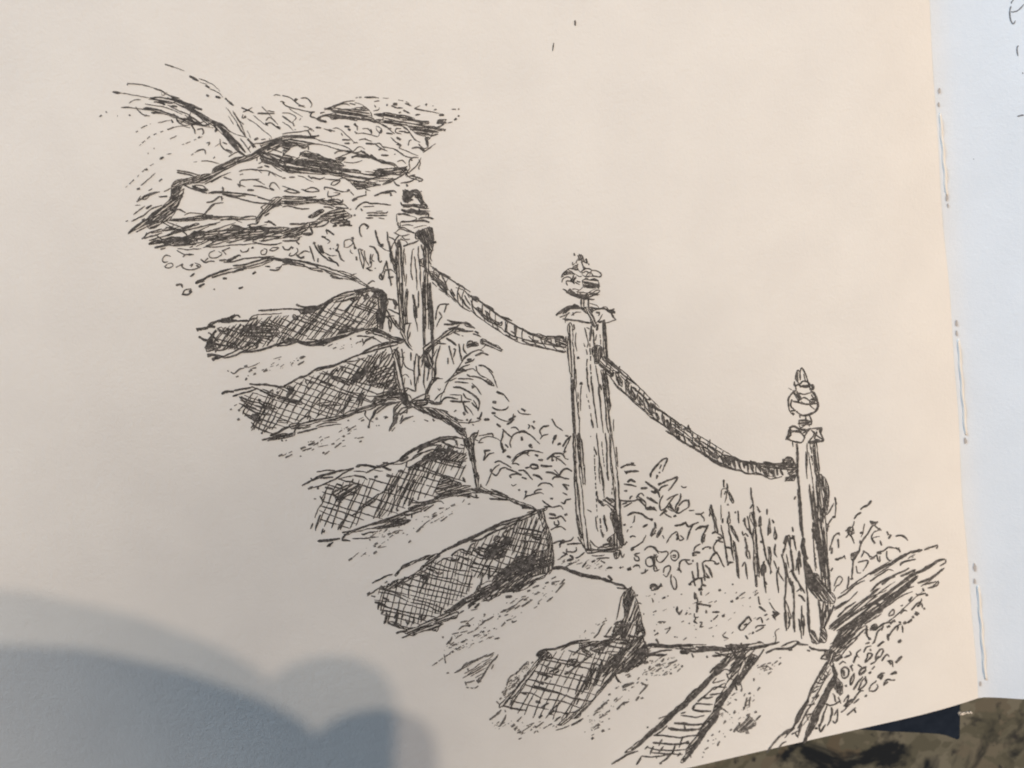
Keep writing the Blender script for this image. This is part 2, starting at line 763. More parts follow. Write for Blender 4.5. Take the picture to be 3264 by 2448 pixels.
1.5 171 78 172 80
2.5 113 104 118 100
3 96 114 102 113 104 117
@step0
3 119 111 128 107 138 102 150 98 162 94
2 119 112 130 109
3 123 116 130 112
F 138 103 150 97 164 94 180 92 196 88 206 83 212 82 208 86 196 91 180 94 164 98 150 102 140 105
2 152 87 164 86 176 83 196 81 212 80
2.5 163 91 176 90 196 84 206 82
2 208 83 221 84
2 206 96 216 96 221 90
1.5 213 94 221 92
2 201 92 207 92
3 186 101 190 98
1.5 162 99 176 96
1.5 103 125 107 120 114 118
2.5 103 125 110 125 115 121
4 111 121 115 121
3 151 106 156 106
2 140 119 142 119
2.5 170 118 175 116
@step1
2 120 166 134 165
2 134 160 144 156 152 154
1.5 146 158 152 154
3 150 154 158 153 166 148
2 160 155 168 149 172 152
2 150 156 164 156 178 156 192 153
2.5 193 144 208 143 221 142
1.5 182 154 190 149 204 148 221 147
1.5 192 150 191 153
F 150 153 158 154 168 155 160 158 150 158
3 134 161 142 164
1.5 178 163 184 154 191 153 190 160 180 165
T 900 600
@rock1
2.5 0 10 14 10 28 11 40 10
F 0 12 14 13 28 12 42 13 56 15 70 18 76 22 78 24 70 24 62 22 52 19 40 17 26 18 14 20 0 18
2 28 14 40 14 50 12
2 0 22 8 21 20 24 32 24
2.5 54 14 62 16 70 17 71 13
2.5 54 14 62 13
2 48 22 54 22 60 24
F 30 34 36 30 42 26 48 25 48 28 42 32 36 35
F 40 38 46 32 54 28 62 25 72 24 76 28 80 31 82 33 76 36 74 38 80 42 76 44 70 40 64 42 56 40 58 36 64 34 60 32 54 36 48 38 42 42 36 46 30 46
2 36 46 44 45 52 42 54 38 48 38 42 40
3 59 45 64 43
3 67 44 74 43 82 44
2 72 30 72 36 80 40
2.5 80 32 82 32
F 0 46 10 47 20 46 28 42 31 40 32 44 30 48 24 52 18 56 12 58 0 58
2.5 8 42 20 42 28 41
2.5 0 62 8 62 18 61 20 58
2 16 62 20 66
2.5 33 46 35 54 26 55
3 24 54 34 53
1.5 0 56 10 52 18 48
T 300 180
@frond
H 42 7 1.3 100 50 114 55 128 62 140 74 152 80 162 90 174 102 184 114 178 118 166 108 154 96 144 86 134 82 120 78 108 72
H 20 6 1.4 70 50 90 48 104 52 120 60 112 66 98 60 84 56
H 24 5 1.5 92 68 106 72 120 74 132 80 126 82 106 80 98 76
H 62 6 1.2 160 62 168 72 182 94 188 106 180 96 168 82
@rock1
F 195 102 221 94 226 94 226 101 210 104 198 108
F 190 112 208 114 226 120 226 132 214 128 200 122
T 300 600
@rock1
H -14 4.5 1.6 60 58 70 50 84 44 104 46 130 40 160 40 190 42 221 44 221 66 186 62 150 64 130 70 100 66 70 66
H -22 6 1.4 76 42 96 42 130 44 190 48 221 50 221 60 170 60 120 66 90 64
H -28 5 1.6 44 48 62 36 84 20 92 8 102 4 98 22 90 36 70 44 52 52
2 108 56 150 50 190 48 221 48
3 72 64 100 62 122 62
3 200 52 226 50
T 900 180
@rock1
H 8 4.5 1.5 0 112 20 120 40 114 62 122 74 124 74 130 94 136 112 132 138 132 146 138 124 146 108 150 84 150 72 142 40 138 0 134
F 0 120 20 124 40 122 70 130 70 138 40 134 0 130
H -12 4 1.5 84 150 100 140 120 132 146 132 158 140 138 142 118 150 100 156
@rock0
H 10 4 1.5 52 64 74 64 98 60 106 72 120 72 132 68 156 74 180 80 192 86 176 92 166 96 154 90 146 82 124 80 100 74 74 72 58 72
T 900 600
@post1
F 143 4 149 3 150 12 148 17 143 16
4 148 8 152 4 158 3 162 10 165 20
3 140 20 150 20 160 22 170 24
3 142 27 158 27 172 29
F 156 54 166 48 176 46 178 62 176 74 170 70 164 64
@rock1
H -10 4.5 1.5 0 46 20 46 32 40 48 38 70 24 80 30 78 42 60 40 46 42 32 46 22 58 0 60
T 600 1020
@step1
H -52 3.6 1.6 24 14 50 6 72 4 90 -4 130 -6 156 -18 196 -30 222 -34 224 -10 222 6 200 12 160 21 140 24 118 23 90 32 60 34 30 36 20 32
H -47 7 1.6 30 14 50 6 72 4 90 -4 130 -6 156 -10 150 10 118 23 90 30 60 32 30 34
H 20 4.2 1.6 28 15 50 8 72 6 90 0 130 -4 156 -12 222 -24 222 0 200 8 160 18 118 20 90 28 60 32 24 30
F 60 12 68 6 80 8 92 6 102 8 108 14 98 20 88 22 78 20 66 18
2 9 10 20 9 32 8
3 10 11 12 13
1.5 9 10 16 12
2 22 8 30 4 38 0
3.5 23 7 32 8
2 38 2 48 2 60 1 70 0
3.2 12 19 18 23 24 24
2 24 24 34 28 50 31 66 35
2.5 25 15 30 20 36 26
2 32 12 28 22 22 31
5 21 34 24 28 29 22
F 20 32 24 26 32 28 34 34 27 36 22 37
2 34 36 44 34 54 24
2 32 38 38 28 48 12
2 34 36 42 35 48 32
3.2 22 43 28 41 36 42 42 44
2.5 22 41 28 40 34 42
4.2 28 47 34 44 42 43
2 40 44 52 38 66 31 76 27 82 29 80 33 70 36
2.3 42 45 54 42 62 38 72 33
2 68 36 72 32 76 30
3 62 38 72 37 82 36 92 33 104 29 112 26 122 24
3 122 24 130 26 142 29 154 28 168 24 184 19 196 14 210 11 222 9
3 112 26 118 22 126 24
F 112 24 116 23 124 22 130 23 128 26 118 28 112 27
2 128 24 140 26 152 24 140 22
F 153 24 160 22 164 22 172 20 184 17 184 20 170 25 160 30 150 30 140 30 130 27 140 28
2 176 17 186 14 200 11 
2 104 31 118 29 128 26
2 198 19 206 19 214 20
3 190 22 192 22
1.3 175 16 182 8 190 2
2 184 12 190 6 196 4
1.2 164 31 170 28
1.5 170 34 174 32
F 34 10 39 8 42 14 46 10 48 14 44 17 38 15
2.5 64 6 70 14
3 72 10 70 16
1.5 72 6 78 0
@tread1
1.5 46 59 48 60
2 50 61 54 63 60 58 66 56
3.5 66 55 70 54
1 70 56 78 53 84 50
2.5 71 61 75 58
2 75 57 80 56
2 56 67 59 66
2.5 77 64 80 63
3.5 88 61 93 58
1.5 70 66 71 65
2.3 67 71 69 68
1 96 59
3 131 45 136 43
1.5 136 43 138 43
2.5 129 53 134 50 136 48
1 100 46 110 43
1 106 47 108 46
@step2
3.5 39 87 46 84 54 84
2.5 54 83 64 81 76 79
2.3 52 90 60 87 72 84 82 80
2.8 72 75 80 76 92 76 104 78 110 79 118 75 130 68 140 65 152 57 172 53 186 47 200 41 221 35
1.7 74 78 84 82 90 85 98 86
3 96 84 100 82
1.3 104 82 108 78 112 78
1.3 112 78 120 74
3 104 84 106 87
2 118 78 124 82 116 92
F 116 78 121 78 123 82 118 88 115 89 118 83
1.7 150 60 160 57 170 55 180 50 196 48 208 44
2 172 53 180 50
2.5 62 90 72 95 82 97
2.5 84 82 96 88 100 92
3.2 94 88 102 90
3.5 82 93 85 95
2 86 96 95 98 88 98
2.5 82 96 92 102 104 105
1 72 99 88 102 104 108
2.5 64 100 74 106 84 110 96 112
H 20 6.2 1.6 62 90 84 82 112 78 140 66 172 56 222 36 222 96 206 100 182 112 160 116 128 120 112 126 96 134 76 128 64 108 60 100
H -60 7 1.6 70 92 100 84 118 80 140 68 172 56 196 50 222 38 222 98 206 100 182 110 160 116 128 118 112 124 90 132 74 128 64 108
H -52 12 1.8 100 84 118 80 140 68 172 56 196 50 222 38 222 98 182 110 160 116 128 112
1.8 76 86 60 106
3 59 105 61 107
1.8 66 104 64 111
2 60 90 70 100 80 104
2 64 108 74 116 90 124 104 127
2 74 120 80 126 96 133
1.8 100 93 86 112 76 128 74 130
1.8 104 96 96 114 86 134
3 86 134 87 132
1.8 126 84 116 100 108 116
3 74 112 80 114
F 75 111 80 110 84 112 82 116 86 118 80 120 74 116
2 84 104 92 102 98 102 96 106
F 104 91 112 90 120 93 130 95 128 98 118 96 108 94
F 104 118 112 118 118 119 114 121 106 120
F 124 97 132 95 134 99 128 99
3 94 126 97 127
3.5 96 136 106 132 112 128 120 125
F 118 124 124 121 134 122 142 119 156 116 166 115 178 113 184 110 196 105 210 101 221 98 221 102 208 106 196 110 184 115 174 118 156 119 146 122 136 126 128 128 122 128
2.5 86 141 96 139 108 137 120 136
F 93 142 100 137 110 133 118 134 126 132 124 136 112 139 100 141
2 126 124 134 116 140 113 144 114 142 119
2 124 132 128 126 132 124
2.5 128 133 140 130 152 127
1.5 152 126 164 124 180 122
1.5 150 125 160 121 175 120
1.5 134 128 144 125
3 109 142 111 141
1.5 114 142 116 141
1.8 172 58 162 70 156 74
1.8 176 56 166 70 156 90 154 104
1.5 194 88 188 98 182 108
2 140 76 138 72 141 70
3 143 75 145 73
3.5 140 79 143 81
2 150 70 153 66
2.5 130 76 134 73
2.5 157 72 164 76 168 78
2.5 167 66 178 72 190 76
1.5 180 108 170 104 155 98
1 178 104 181 107 176 110
2.5 182 54 180 60
3 173 58 176 60 
1.2 209 107 208 112 212 117 218 120
3 212 127 212 124
2 220 105 214 118 212 126
F 200 64 206 58 212 54 208 64 200 70 192 76 196 68
2 172 94 182 86
2.5 175 96 180 90
1.5 185 96 195 94
1.5 152 98 166 96 172 92
2 156 100 168 100 180 100
1.5 208 84 200 90 198 100
F 200 92 204 88 202 96 200 100
1.5 206 86 204 98
@tread2
2 50 105
1.3 54 101 57 99
3 59 117
2.5 132 152 138 149
2.5 141 147 149 144
1.7 134 154 145 150
2.5 106 160 111 158
1.3 118 156 122 154
2 114 162 122 158
2 132 160
1 152 149 164 147
2.5 168 146 172 145
1.5 155 142 158 140
2 172 150 180 144
1.5 181 142 184 141
1.5 182 137 184 136
2.5 159 156
2 160 158 166 154
1.3 181 149 185 148
1.5 192 127 197 124
1 194 129 198 128
2 188 118
2 203 119 207 117
1 200 117 206 114
2 202 143
1 195 139 198 138
1.3 166 137 160 139
T 900 900
@step1
2 0 31 12 31
2.5 12 31 24 33 32 31
3 16 26 20 28
1.8 20 28 32 29 42 28
F 20 34 30 28 40 28 48 25 60 22 50 28 40 33 30 36 22 37
2 48 26 60 18 74 12 88 10
1.3 52 22 64 17 80 14 92 10
3 86 10 92 11 98 8 108 6
2 88 14 98 11 108 9
F 86 9 94 8 98 11 92 14 88 15
1.3 62 22 74 17 88 14
1.5 60 24 76 20 88 16
F 70 23 76 20 84 18 92 17 90 20 82 20 74 22
2 96 16 98 20 99 14
2.5 104 10 108 12 106 20
F 108 12 110 7 118 9 122 14 123 22 120 24 114 17 109 19
F 113 20 120 20 121 30 119 42 118 52 112 52 110 40 113 30
1.7 120 13 124 22 123 28
2.5 104 58 110 56 118 58
1.2 110 20 104 34 98 46
1.2 106 20 100 32 92 44
1.5 104 30 112 32
F 12 39 15 38 19 41 18 44 14 44
2.5 66 60 72 53 78 48
2.5 74 54 84 55 96 55
2.5 92 54 97 55
F 70 52 76 50 76 56 68 60
3 84 28 90 30
2 94 66 96 72 98 68 106 65 112 68
2.5 103 65 108 64
1.3 94 75 97 70 104 66
1.3 106 66 112 68 117 71
2 100 60 108 59
F 98 58 106 54 114 55 124 60 130 64 140 66 144 69 138 72 128 68 118 64 112 62 106 60 100 61
1.5 114 58 130 66 142 68
1.3 104 50 114 47 106 55
@step2
2.5 94 83 104 77 118 72 130 70 144 68
2.5 94 84 108 80 122 76 136 73
2 112 76 130 71 140 71
2 126 66 127 75 130 82
2 138 58 144 68 149 76 153 80
2.5 144 70 150 77
F 128 80 134 78 138 84 138 92 140 104 142 120 146 132 148 142 144 144 138 132 136 120 134 104 132 92
2.5 131 92 132 108 134 120
2 136 76 132 82 128 90 124 98
H -58 3 1.7 94 92 116 82 128 82 132 100 136 118 136 128 120 126 104 120 96 110 84 118 84 106
H -20 3 1.7 104 100 120 96 130 98 134 118 136 128 122 126 104 122 98 112
2 112 80 104 92 98 102
1.5 122 78 114 90
2 126 84 116 94 110 102
1.5 84 98 92 90
F 86 106 92 104 100 98 104 100 100 106 92 110 84 118 80 120
2 96 110 90 118 100 104
1.8 99 115 110 118 124 120
2 102 120 116 119
1.7 126 114 120 124 118 136 
2 134 120 124 136
2 72 104 82 108 88 112 
3 70 98 71 104
1.5 64 108 70 98
2.5 56 112 68 116 80 122
3 46 117 54 119 60 122
1.3 74 128 88 130 104 134 118 133
F 110 134 120 132 128 128 138 130 144 132 148 136 142 140 134 136 124 136 114 139 104 140
2 110 132 124 128 136 124
2 70 158 84 153 96 148 110 142 124 138 134 138
2.5 96 148 112 144 126 142 140 140
3.5 140 138 146 140 150 144
F 140 130 146 130 148 138 152 144 146 146 140 140
1.3 134 142 122 144 112 148 106 158 102 166
1.5 112 148 106 160
1.3 98 150 97 156 101 160
2 140 142 132 152 130 166
2 132 156 131 148 136 144
2 138 156 148 148 156 146
2 142 156 138 164
1.5 154 157 144 160 138 166
2 120 160 124 158
2 130 155 140 154
1.8 82 132 74 146 71 156
1.5 92 130 90 144 87 150
F 90 132 94 130 93 140 90 142
@post1
1.7 174 24 174 40 176 70 176 110 172 125
F 165 0 174 0 176 24 178 50 177 66 175 72 174 48 172 30 168 34 167 50 168 75 166 75 165 50 166 30
2 140 0 141 24 144 40
2 138 50 138 30
2 143 60 144 50 147 48 152 48
1.7 150 49 147 60 148 70 152 76
1.5 150 58 148 68
1.2 144 60 138 52 130 42
1.2 138 53 144 62 145 68
1.5 154 26 155 38 158 50 159 58
3 156 30 158 42
1.7 153 14 155 28
1.5 148 10 146 30 147 48
2 160 10 160 30
2.5 151 82 151 92
1.5 155 100 157 86 158 84 160 90 160 104 160 118
2 155 92 155 108 156 126
1.7 157 128 156 118
2.5 161 86 160 98 162 110
2 166 76 166 90 163 100
2 165 78 172 72 180 68 186 70 
1.5 162 90 168 80 176 72
F 166 84 172 84 178 94 174 102 168 98 170 90
2 168 90 167 102 166 118 168 126
2 172 92 172 104 170 116
2 176 60 178 72 177 84
1.5 174 94 182 78
2 178 100 179 112 176 120
2 168 134 172 122 176 115 182 113 186 113
2 168 136 170 126
1.5 176 112 184 112
1.8 141 92 146 100 154 104
1.3 141 110 145 108 149 112
1.5 141 112 142 122 144 112
1.5 150 114 152 121
2 140 78 142 90 140 102
1.5 140 84 144 82
1.5 138 88 144 88
2 146 124 152 126 156 128
1.7 146 135 144 130 148 125
@rope1
2 182 2 188 8 194 14
1.5 184 8 190 12
3.5 188 2 192 10
1.3 204 6 214 10 220 18
T 1200 1020
@plant2
2.3 83 0 90 2 100 3 106 4 112 8 116 10
2.5 79 5 88 5 96 3
F 96 4 104 2 110 5 115 9 108 8 103 5
2.5 84 10 92 10 104 13 114 13
F 76 18 84 12 92 9 104 11 98 13 90 14 86 17 80 20 70 27 62 34 58 42 54 50 54 46 58 36 66 28
2 96 6 92 12
2 90 14 98 18
1 100 18 102 19
2 113 16 119 18 123 20
2.5 115 13 120 16
3 82 21 88 25 94 30
2 70 27 80 28 82 28
2 75 30 72 40 69 52 70 60 66 74
2 60 40 66 32 72 28
2 85 30 87 38 91 52
2 90 34 93 35 90 44
2.3 84 44 84 52
2 97 28 98 38 100 48
2.5 98 38 100 46
2 103 28 102 34 106 40
F 106 28 110 24 114 26 118 26 120 30 112 31 107 33
2 112 24 114 30
2.5 106 30 118 28
F 122 24 126 22 130 25 136 28 142 30 147 34 147 37 140 34 132 31 126 29 122 27
1 128 30 122 35
1.7 126 37 120 35 112 38 104 43 100 50 92 62 84 73 80 82 76 90 75 96
2.5 102 46 108 41 112 38
2.5 116 42 124 39 132 41
3 106 47 112 46
2 104 51 112 48 115 45
2 94 60 102 55 110 52
F 92 62 96 58 102 57 106 60 98 62
2 80 74 92 65 102 60 108 58 114 57
1.3 114 57 117 60
1.7 117 54 118 60 124 66 131 69
2.3 120 53 126 54 132 58 137 62
1.5 132 59 137 66 140 74 142 80
2.3 110 66 118 67 126 70 131 74 137 77
F 128 72 132 70 137 75 138 78 132 76
2 106 64 110 67
2 96 69 106 69 114 70
1.3 86 72 94 68
2 92 73 100 73 108 74
1.5 112 74 118 80 123 88
3 112 77 114 80
2.7 90 79 97 79 106 83 114 88 119 93 121 100 119 107
1.5 114 94 118 102 120 106
2 112 97 118 104
2 102 86 106 92 112 94
1.5 86 88 96 88 100 88
2.3 77 95 80 92 86 91 96 93
2.5 86 95 96 96 110 96
1.5 100 88 100 96
2.5 101 96 105 106 108 110
1.3 104 100 110 106 114 112
1.7 60 88 62 82 66 74 72 69 78 69
1.5 72 80 74 83 75 80
1.7 68 94 74 88 80 84
F 56 92 62 88 62 94 68 97 74 97 78 94 76 99 66 99 58 94
2 38 97 46 92 54 88 60 86
1.3 57 94 58 84 62 76
2 42 96 50 94 58 94 60 98 52 102
2 40 96 50 102 62 103
F 44 98 52 94 60 95 58 99 50 102
1.5 28 87 30 82 36 80 42 83 46 84
1.5 46 84 47 74 48 66
1.5 32 92 38 88 42 94
@bush2
1.5 91 108 94 106
1.5 92 114 96 117 102 118
2.5 107 116 106 118
1.5 97 120 106 121 114 120 122 118
2 108 122 112 116
2.5 118 115 123 117
2.3 124 108 122 114 120 116
3.5 126 117 133 117
2 113 122 114 124
1.5 108 120 113 120
3 102 108 104 112
3.2 141 84 150 88
1.5 150 88 156 96
3.5 136 96 141 97
2 136 102 140 105 148 106 153 104 155 101
3 135 109 140 110
1.5 138 112 144 116 152 119 156 119
3 155 118 160 115 164 113
2.5 153 123 158 120 162 116
1.5 160 116 161 110
1.7 166 106 170 110 182 111
3 170 104 175 107
3 184 119 186 120
2 178 128 180 124 178 123
3 182 124 186 128
3 141 122 146 126 
2 148 128 154 134 160 139
2 149 130 148 138 146 144 149 156
2.5 147 144 149 154
3 148 156 152 152
2 151 146 155 150
2 158 127 163 126 167 130
2 158 150 157 144 160 136 166 132 174 132 182 136 188 142 192 146
3 166 132 172 131 178 133
3 170 137 171 142
2.5 196 125 203 124
2 196 125 192 130 194 136
1.7 192 140 196 136 202 134
1.8 206 116 211 124 219 130
3 211 135 208 140
1.5 210 136 207 146
3 213 146 216 145
1.5 181 145 179 148 183 150 182 146
1.5 119 144 126 144
1.5 120 144 124 139 132 137 140 139 146 142
2.5 130 134 136 134 137 138
1.5 120 136 127 135 132 134
3 126 154 134 153
2 128 158 126 165 132 158 138 156
2.5 127 154 128 158
1.5 159 166 166 158 174 154 182 153 190 155 196 156
3 153 160 158 162
2.5 168 158 176 155
1.5 174 156 180 160
3 186 158 190 160
2.5 200 164 206 160 206 166
1.5 206 160 212 156 221 157
1.5 212 166 211 161 216 160
3 190 164 194 165
@edge
2 40 100 50 106 60 110 68 114 78 118 86 124
F 44 100 54 103 64 103 74 105 82 108 86 112 90 116 96 120 100 126 104 130 106 138 108 142 104 142 100 136 94 130 88 124 80 117 72 114 62 112 66 110 56 108
2 52 106 56 110
2.5 66 116 68 119
1.3 56 117 61 119
1.7 76 105 84 108
1.5 86 112 96 118
3 101 128 105 128
@step3
2.5 26 165 34 158 46 152 58 146 72 139 88 137 100 139 106 140
2 30 160 46 150 60 144 76 140 90 139
2 40 165 48 158 60 154 68 152
2.5 48 156 56 150 66 147 72 147
2 78 142 82 146 90 150
2.5 70 146 78 152 90 154 100 158
2 76 144 84 140 92 141 94 147
1.7 94 141 95 149
F 102 140 110 138 112 142 110 150 113 158 117 166 110 166 108 154 104 148
2 110 138 113 134 119 132
F 113 134 119 133 117 138 114 142
2 115 138 114 150
1.3 119 133 120 129
1.3 114 140 120 142
2.5 78 156 72 160 64 162
H -35 3 1.7 72 150 84 150 100 156 106 156 106 166 54 166 62 158
F 54 162 60 160 68 160 66 166 54 166
1.3 104 145 102 158
@tread2
1.5 8 114 12 113
1.5 18 131 22 126
F 22 108 26 110 24 118 22 122 18 126 16 130 15 131 17 124 20 118
2 0 110 10 102 20 98
2 0 106 12 98 22 96
2 20 110 22 102 28 96
2.3 24 112 30 104 40 102
1.5 28 122 32 118 43 113
1.3 20 112 36 108 
2 0 101 12 95
2 35 110 37 102
3 0 116
1.3 0 124
1.5 3 124
1 43 119 45 119
@post1
2 14 0 16 14
2 22 0 26 8
1.3 26 8 30 16 33 24
T 1500 930
@rope1
2 0 4 8 9 16 15 26 23 36 30 44 35 52 39 60 44 70 50 76 52 84 55
F 0 4 5 5 10 9 8 12 3 9
F 12 12 16 15 22 17 27 21 22 20 15 16
2.5 35 29 42 31 49 34
1.7 0 10 3 17 8 22 14 28 20 34 28 38 36 43 42 48
F 8 18 12 20 14 26 18 28 22 31 20 34 14 29 9 23
F 17 22 20 24 23 30 30 35 35 38 37 35 36 40 30 38 22 34 19 28
1.3 0 22 6 27 14 33
1.5 28 42 36 47
2 41 35 42 42 41 46 48 51 56 54 60 55
3 53 40 53 46 52 52
2 47 46 54 50
2.5 60 43 70 49 76 50 84 55
F 74 50 80 49 88 52 100 52 108 52 110 54 104 55 108 58 112 60 114 63 110 66 104 64 100 60 100 56 98 53 90 53 88 56 82 55
2 88 60 90 56 95 55
1.7 88 55 87 60 92 62 100 64 108 65
2.5 90 58 98 62 106 63
1.5 41 50 46 53 52 56 56 54
2.2 60 57 68 61 78 63 86 66 96 68 104 70 113 71
2 60 55 70 58 80 60 92 62
1.5 68 52 74 57 80 58
2.5 72 57 80 58
3 76 63 86 66
3 103 69 111 71
3.2 108 55 114 60
@post2
2.5 112 0 120 4 128 6 136 6
1.3 124 0 134 1 144 1
1.5 128 2 136 4 146 0
2 150 1 142 5 136 7
2 140 4 146 2 150 4
2 137 8 145 9
F 128 4 138 4 138 8 132 9
2 130 8 130 18
2 133 8 133 18
2.5 138 8 139 18
3 100 28 106 23 112 19 118 17 126 19 132 20
F 103 26 112 18 120 17 122 14 128 18 132 20 128 20 118 19 112 25 108 24
2 108 26 116 20 124 20
1.5 105 30 110 28 116 24
2.5 122 15 128 18
1.5 116 24 112 30 111 37
2 120 24 121 28
1.5 118 28 124 24 130 24
1.5 108 32 112 32
2.7 110 33 120 33 130 35 142 37
F 129 19 137 18 141 19 150 20 144 22 142 25 146 32 148 38 146 42 142 38 141 32 138 26 132 22
2.5 140 18 150 20 158 20 164 24 170 25
1.3 140 14 148 16 152 20 156 18 160 18 162 22
2.5 158 20 164 23 168 30 171 33
2 164 22 169 20
2.5 164 21 170 24
1.5 171 33 164 35 158 37
1.5 148 36 152 32 155 26
2.5 150 36 154 35 158 33
1.3 152 26 150 28
3 147 24 152 25
F 114 40 117 36 120 42 120 48 120 58 121 66 122 80 123 90 124 98 124 112 122 114 122 108 120 102 124 118 125 130 126 142 128 150 128 166 122 166 122 150 121 140 120 130 119 120 118 108 118 98 116 88 114 74 114 62 115 52
1.2 117 40 116 56 118 80
1.7 118 110 119 130 120 150 121 166
1.7 112 52 112 58
2 156 34 156 46 158 60 160 72 161 84
F 155 34 158 35 159 46 160 60 161 74 160 88 157 74 156 56
3 142 40 141 50 140 58
2 144 44 145 60 146 72
1.5 134 42 136 50 138 60 137 66
1.5 136 42 140 44
3 150 38 148 46
d1.5 148 50 146 62
d1.5 152 50 153 62
F 143 66 147 63 153 64 155 68 155 74 152 78 150 84 146 85 145 78 143 72
2 121 38 122 44
2 119 45 122 44
1.3 124 48 123 60 125 70
3.5 126 76 127 79
3.5 130 106 130 109
1.5 130 110 129 124 129 140
d1.7 126 118 127 150
d1.7 133 60 137 74 136 90 137 100
2 137 88 137 100 138 112
d2 140 60 141 78 141 90 143 110
2 141 100 143 114 145 130 147 144 149 160
2 138 108 140 118
2.5 142 106 144 120
1.7 147 86 149 100 151 112 152 126 154 150 156 166
2.5 150 112 152 126 153 134
2.5 152 108 154 116
F 153 92 158 92 160 100 162 110 163 122 165 134 162 142 164 150 166 166 162 166 160 150 159 136 158 124 157 112 155 104
1.5 156 112 158 130 159 144
1.3 160 98 162 108
d1.5 136 120 140 136 142 150
3 142 150 144 160
1.2 168 150 168 164
@rope2
F 150 84 154 76 158 76 161 80 166 84 172 88 176 92 172 90 174 96 170 93 166 92 168 98 165 100 160 96 156 90 152 87
2.5 161 78 168 85 174 90
3 168 94 166 100
F 170 94 174 98 178 104 178 112 174 109 171 102
1.5 174 92 175 87
2.5 172 90 180 98 188 104 197 111
1.3 176 98 182 104 190 108
F 183 103 187 108 185 114 189 119 194 126 192 127 187 121 183 113 181 106
3 190 112 195 115 
2 189 110 188 118
F 188 114 193 120 195 126 190 122
2.5 193 115 200 120 206 126 211 127
F 198 123 202 128 205 132 201 133 198 129
3 205 126 210 134 215 143
2 211 130 218 136 221 138
2 214 131 212 140
F 208 134 213 136 216 143 212 142
1.5 204 130 206 136 212 144
2 218 142 221 152
1.5 168 107 174 114 184 122 194 132 204 140 212 148 221 154
1.5 176 113 186 124 194 130
2 218 137 221 140
T 900 1380
@step3
2.5 23 62 34 56 44 52 54 48 64 45 76 43 84 41
3 36 55 46 50 56 48 68 44
1.7 40 46 50 44 62 44
2 33 53 36 55
2.5 44 53 60 52
3.2 86 40 92 38 100 38 108 40 116 40
2 84 42 74 46 64 53 54 58 44 62 34 65
3 30 66 36 63
2.2 116 40 124 37 134 34 142 29 152 22 164 16 178 12 190 8 204 6 216 7
2.5 118 35 126 36
2.2 98 47 106 43 114 39 124 34
1.5 84 45 92 45 98 46
2 110 38 118 40 126 44 128 42
1.3 108 44 118 45
1.5 66 54 74 52 84 50
2.5 84 50 92 51 96 52 100 55
2.5 120 40 128 44
3.2 148 28 142 32 138 33
1.5 130 37 140 36 150 32 158 28 168 22 178 18
2 147 32 145 40
2.5 160 20 166 16 176 12
3 182 14 188 16
H 17 8 1.7 44 62 66 54 84 51 106 54 124 48 146 40 164 32 178 24 190 12 216 14 216 55 200 70 170 78 150 84 138 94 116 102 96 102 86 108 70 116 44 108 44 88 48 76
H -66 6.5 1.7 44 62 66 58 96 54 124 50 146 42 164 32 178 24 190 12 216 14 216 48 190 70 170 76 150 82 128 94 116 100 96 104 80 112 66 114 44 108 46 84
H -62 5 1.5 140 42 160 34 178 22 190 12 214 20 210 40 180 50 160 62 140 78 124 96 110 100 120 60
F 58 70 64 66 74 62 82 60 88 60 92 61 88 68 84 72 76 74 72 78 68 80 70 82 64 80 62 74
2.5 64 60 70 62
2 83 54 82 58
F 130 62 124 66 118 70 112 72 104 78 98 82 94 86 88 92 82 97 86 96 92 92 98 86 104 84 110 78 114 72 122 68 128 66
3 128 64 134 58 138 50
3 42 62 42 66
3 50 64 60 66
1.7 52 66 48 80 42 90 38 100
2.5 45 96 41 106 39 115
2 36 106 33 113
1.5 37 77 40 77
2 44 74 48 80
2.5 70 76 66 84 63 87
2 48 112 46 119
2.5 50 114 48 117
2.5 73 102 68 108 65 114
2.5 70 117 82 115 96 110 108 106 120 102 132 98 142 94 154 89 162 86
F 72 120 80 116 94 112 106 107 118 104 130 99 142 95 150 92 162 88 164 92 154 94 144 98 146 102 150 102 146 106 138 108 128 109 120 112 110 112 104 112 96 114 88 116 80 118
2.5 78 117 72 122 70 127
3.5 42 128 44 127 56 126 68 124
4 57 130 54 133
2 52 134 60 128
2.5 70 126 76 126 80 127
1.7 82 124 94 124 104 123 113 122
2 94 120 102 117 112 116
2 93 119 97 119
1.5 119 112 130 110 138 109 144 106
2.5 126 108 132 106 144 108
2.5 140 102 148 104 151 102
2 152 94 152 100
F 148 88 154 86 162 84 172 80 180 77 184 76 178 80 170 83 164 88 156 92 150 92
2 150 82 160 82 172 80 180 77
3 148 86 152 80 154 76
2 154 86 170 84 184 80 190 83
2 166 92 172 88 178 84
1.5 164 90 172 86
F 178 76 186 72 196 68 204 65 212 62 221 62 221 76 212 74 202 74 192 76 184 78
1.3 188 74 196 72 210 68
F 182 72 180 68 182 62 186 56 192 52 195 51 198 55 204 58 210 60 210 64 200 66 190 70
3 136 46 140 44 142 48
2.5 122 50 130 52
3.5 108 52 112 51
F 150 40 156 36 164 32 166 28 172 24 176 22 180 24 178 28 172 32 170 36 162 38 156 42 148 44
3 180 20 192 21 204 22
2 188 11 196 14 208 18 214 18
2.5 184 30 194 32 206 34 216 33
2 178 33 192 37 206 40 214 42
F 180 18 186 14 186 24 180 26 176 24
2.5 196 16 190 26 184 30
2 206 20 200 26
1.5 156 54 150 68 144 84
1.5 166 50 158 64 154 74
3 212 52 215 58
2.5 134 88 136 92
1.5 126 64 122 84 114 100
1.5 136 60 130 84 124 98
@tread3
1.5 88 6 96 5
3 72 4
2.5 92 10
2.5 108 131 112 129
1.7 112 135 116 132
2.5 107 142 111 139
1 114 135 122 133
2.5 78 150 82 147
